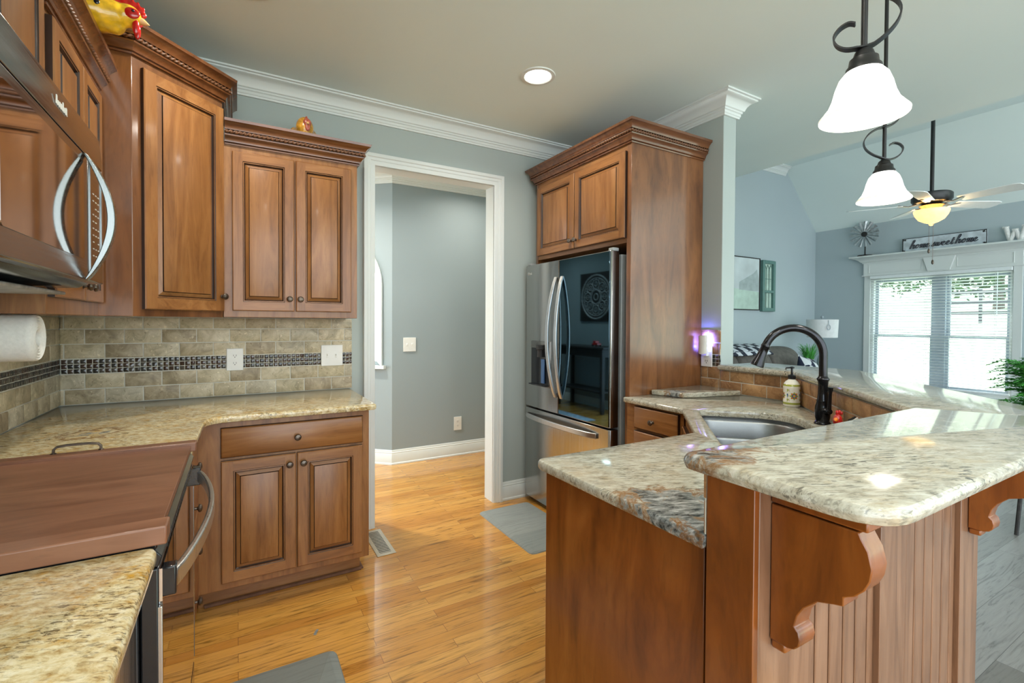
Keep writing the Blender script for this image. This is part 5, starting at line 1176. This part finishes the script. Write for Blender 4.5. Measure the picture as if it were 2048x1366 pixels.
for ch in wd_:
    if ch == ' ': x_ += .28*sc_; continue
    pth = smoothpath(GL[ch][0]); P = [(7.6225, 2.435+.33-(x_+u*sc_)-v*.012, zb+v*H+(x_/.66)*.012) for u, v in pth]
    wds = []
    for i in range(len(P)):
        a, b_ = P[max(0, i-1)], P[min(len(P)-1, i+1)]; dn = b_[2]-a[2]; L_ = sqrt((b_[1]-a[1])**2+dn*dn)+1e-6; wds.append(.0050+.0065*max(0, -dn/L_))
    lt.strap(P, (0, -.35, .94), .010, .0035) if False else lt.tube([Vector(p_) for p_ in P], [w_*.85 for w_ in wds], 6)
    if ch == 't': lt.tube([(7.6225, 2.435+.33-(x_+.05*sc_)-.016, zb+1.2*H), (7.6225, 2.435+.33-(x_+.6*sc_)-.016, zb+1.28*H)], .0035, 6)
    x_ += GL[ch][1]*sc_
build('lettering', lt, M['ink'], r)
r = thing('yarn_letter', 'white yarn wrapped letter W standing on the window header at the right', 'letter decor', (7.62, 1.79, zs))
lw = MB(); WZ = zs+.001
Wp = [(1.868, .165), (1.832, .006), (1.790, .130), (1.748, .006), (1.712, .165)]
for a, b_ in zip(Wp[:-1], Wp[1:]): lw.tube([(7.62, a[0], WZ+a[1]), (7.62, b_[0], WZ+b_[1])], [.024, .021], 12)
for a in (Wp[0], Wp[2], Wp[4]): lw.tube([(7.62, a[0]-.026, WZ+a[1]), (7.62, a[0]+.026, WZ+a[1]-.002)], .013, 10)
build('wrapped_strokes', lw, M['macrame'], r, smooth=60)
# ceiling fan
cx, cy, cz = 5.0, 1.67, 2.37
f = thing('ceiling_fan', 'five-blade ceiling fan with dark motor and lit amber bowl on a long rod', 'ceiling fan', (cx, cy, 2.2))
build('down_rod', MB().lathe([(.014, 0), (.014, 1.17)], (cx, cy, 2.41), 12).lathe([(.03, 0), (.03, .02)], (cx, cy, 2.41), 14).lathe([(.02, 0), (.07, .03), (.07, .035)], (cx, cy, 3.543), 20), M['iron'], f)
build('motor', MB().lathe([(.06, .055), (.125, .050), (.135, .040), (.135, -.005), (.12, -.025), (.06, -.035)], (cx, cy, cz), 40), M['iron'], f, smooth=40)
build('light_kit_fitter', MB().lathe([(.06, 0), (.085, -.015), (.06, -.035), (.045, -.05)], (cx, cy, cz-.035), 28), M['bronze'], f)
build('amber_bowl', MB().lathe([(.116, .0), (.118, -.012), (.108, -.042), (.085, -.078), (.045, -.102), (.018, -.112), (.012, -.128), (0, -.132)], (cx, cy, cz-.085), 40, 0, (0, 0, 1), False, True), M['shadewarm'], f, smooth=60)
lamp('fan_bulb', 'POINT', (cx, cy, cz-.09), FAN_W, (1, .72, .40), f, shadow_soft_size=.05)
for k in range(5):
    a = radians(45+72*k); d1 = Vector((cos(a), sin(a), 0)); d2 = Vector((-sin(a), cos(a), 0)); tl_ = Vector((0, 0, -.35))
    o_ = Vector((cx, cy, cz-.030)); w_ = (d2-Vector((0, 0, .21))).normalized(); nn_ = d1.cross(w_)
    ir = build('blade_iron', MB().strap([o_+d1*.10, o_+d1*.15+Vector((0, 0, -.012)), o_+d1*.22], d2, [.05, .03, .07], .006), M['bronze'], f)
    ol = [(.19, -.052), (.53, -.066), (.565, -.050), (.580, 0), (.565, .050), (.53, .066), (.19, .052)]
    bm_ = MB().rings([[o_+d1*u+w_*v+nn_*t for u, v in ol] for t in (-.003, .003)])
    build('blade', bm_, M['slat'], f, bevel=.001)
for dx, ln in ((.02, .20), (-.02, .30)):
    ch = build('pull_chain', MB().tube([(cx+dx, cy+dx, cz-.20), (cx+dx, cy+dx, cz-.20-ln)], .0015, 5), M['bronze'], f)
    build('fob', MB().lathe([(.003, 0), (.008, -.01), (.009, -.03), (.003, -.04)], (cx+dx, cy+dx, cz-.20-ln), 12), M['bronze'], ch)

# ================================================================== FOYER, seen in the fridge door
fy_ = 5.80
r = thing('medallion_art', 'square dark panel with round pewter medallion, reflected in the fridge door', 'wall art', (-1.2, fy_, 1.4))
build('panel', MB().box(-1.199, -1.17, fy_-.40, fy_+.40, 1.36, 2.13), M['darkwood'], r, bevel=.004)
md = MB(); c0 = Vector((-1.168, fy_, 1.745))
def ringt(rr, w_=.008, off=(0, 0), seg=40, m=md): m.tube([c0+Vector((.002, off[0]+rr*cos(2*pi*i/seg), off[1]+rr*sin(2*pi*i/seg))) for i in range(seg+1)], w_, 6)
ringt(.345, .013); ringt(.30, .006); ringt(.11, .008); ringt(.05, .008)
for k in range(8): a = k*pi/4; ringt(.075, .006, (.20*cos(a), .20*sin(a)), 20); ringt(.035, .005, (.20*cos(a), .20*sin(a)), 14); ringt(.04, .005, (.262*cos(a+.39), .262*sin(a+.39)), 14)
for k in range(16): a = k*pi/8; md.tube([c0+Vector((.002, .11*cos(a), .11*sin(a))), c0+Vector((.004, .30*cos(a), .30*sin(a)))], .004, 5)
build('medallion', md, M['medal'], r)
r = thing('console_table', 'black console table in the foyer, reflected in the fridge door', 'table', (-.98, fy_-.1, 0))
build('top', MB().box(-1.17, -.78, fy_-.62, fy_+.62, .95, .98), M['darkwood'], r, bevel=.005)
build('apron', MB().box(-1.15, -.82, fy_-.56, fy_+.56, .83, .95), M['darkwood'], r)
for y in (fy_-.56, fy_+.51):
    for x in (-1.15, -.87): build('leg', MB().box(x, x+.05, y, y+.05, 0, .83), M['darkwood'], r)
build('shelf', MB().box(-1.15, -.82, fy_-.51, fy_+.51, .30, .325), M['darkwood'], r)
tx, ty, tz = -.93, fy_-.30, .9805
r = thing('toy_truck', 'small dark red toy truck on the black console, reflected in the fridge door', 'toy', (tx, ty, tz))
build('body', MB().box(tx-.04, tx+.04, ty-.06, ty+.06, tz+.02, tz+.05).box(tx-.035, tx+.035, ty-.02, ty+.04, tz+.05, tz+.085), M['red'], r, bevel=.006)
for x in (-.042, .034):
    for y in (-.04, .04): build('wheel', MB().lathe([(.018, 0), (.018, .008)], (tx+x, ty+y, tz+.018), 14, 0, (1, 0, 0)), M['black'], r)
solo('foyer_rug', MB().box(-.5, .25, 5.0, 6.6, .0008, .008), M['rugpattern'], 'pale blue patterned rug on the foyer floor, reflected low in the fridge door', 'rug', (-.1, 5.8, 0))
bpy.context.view_layer.update()
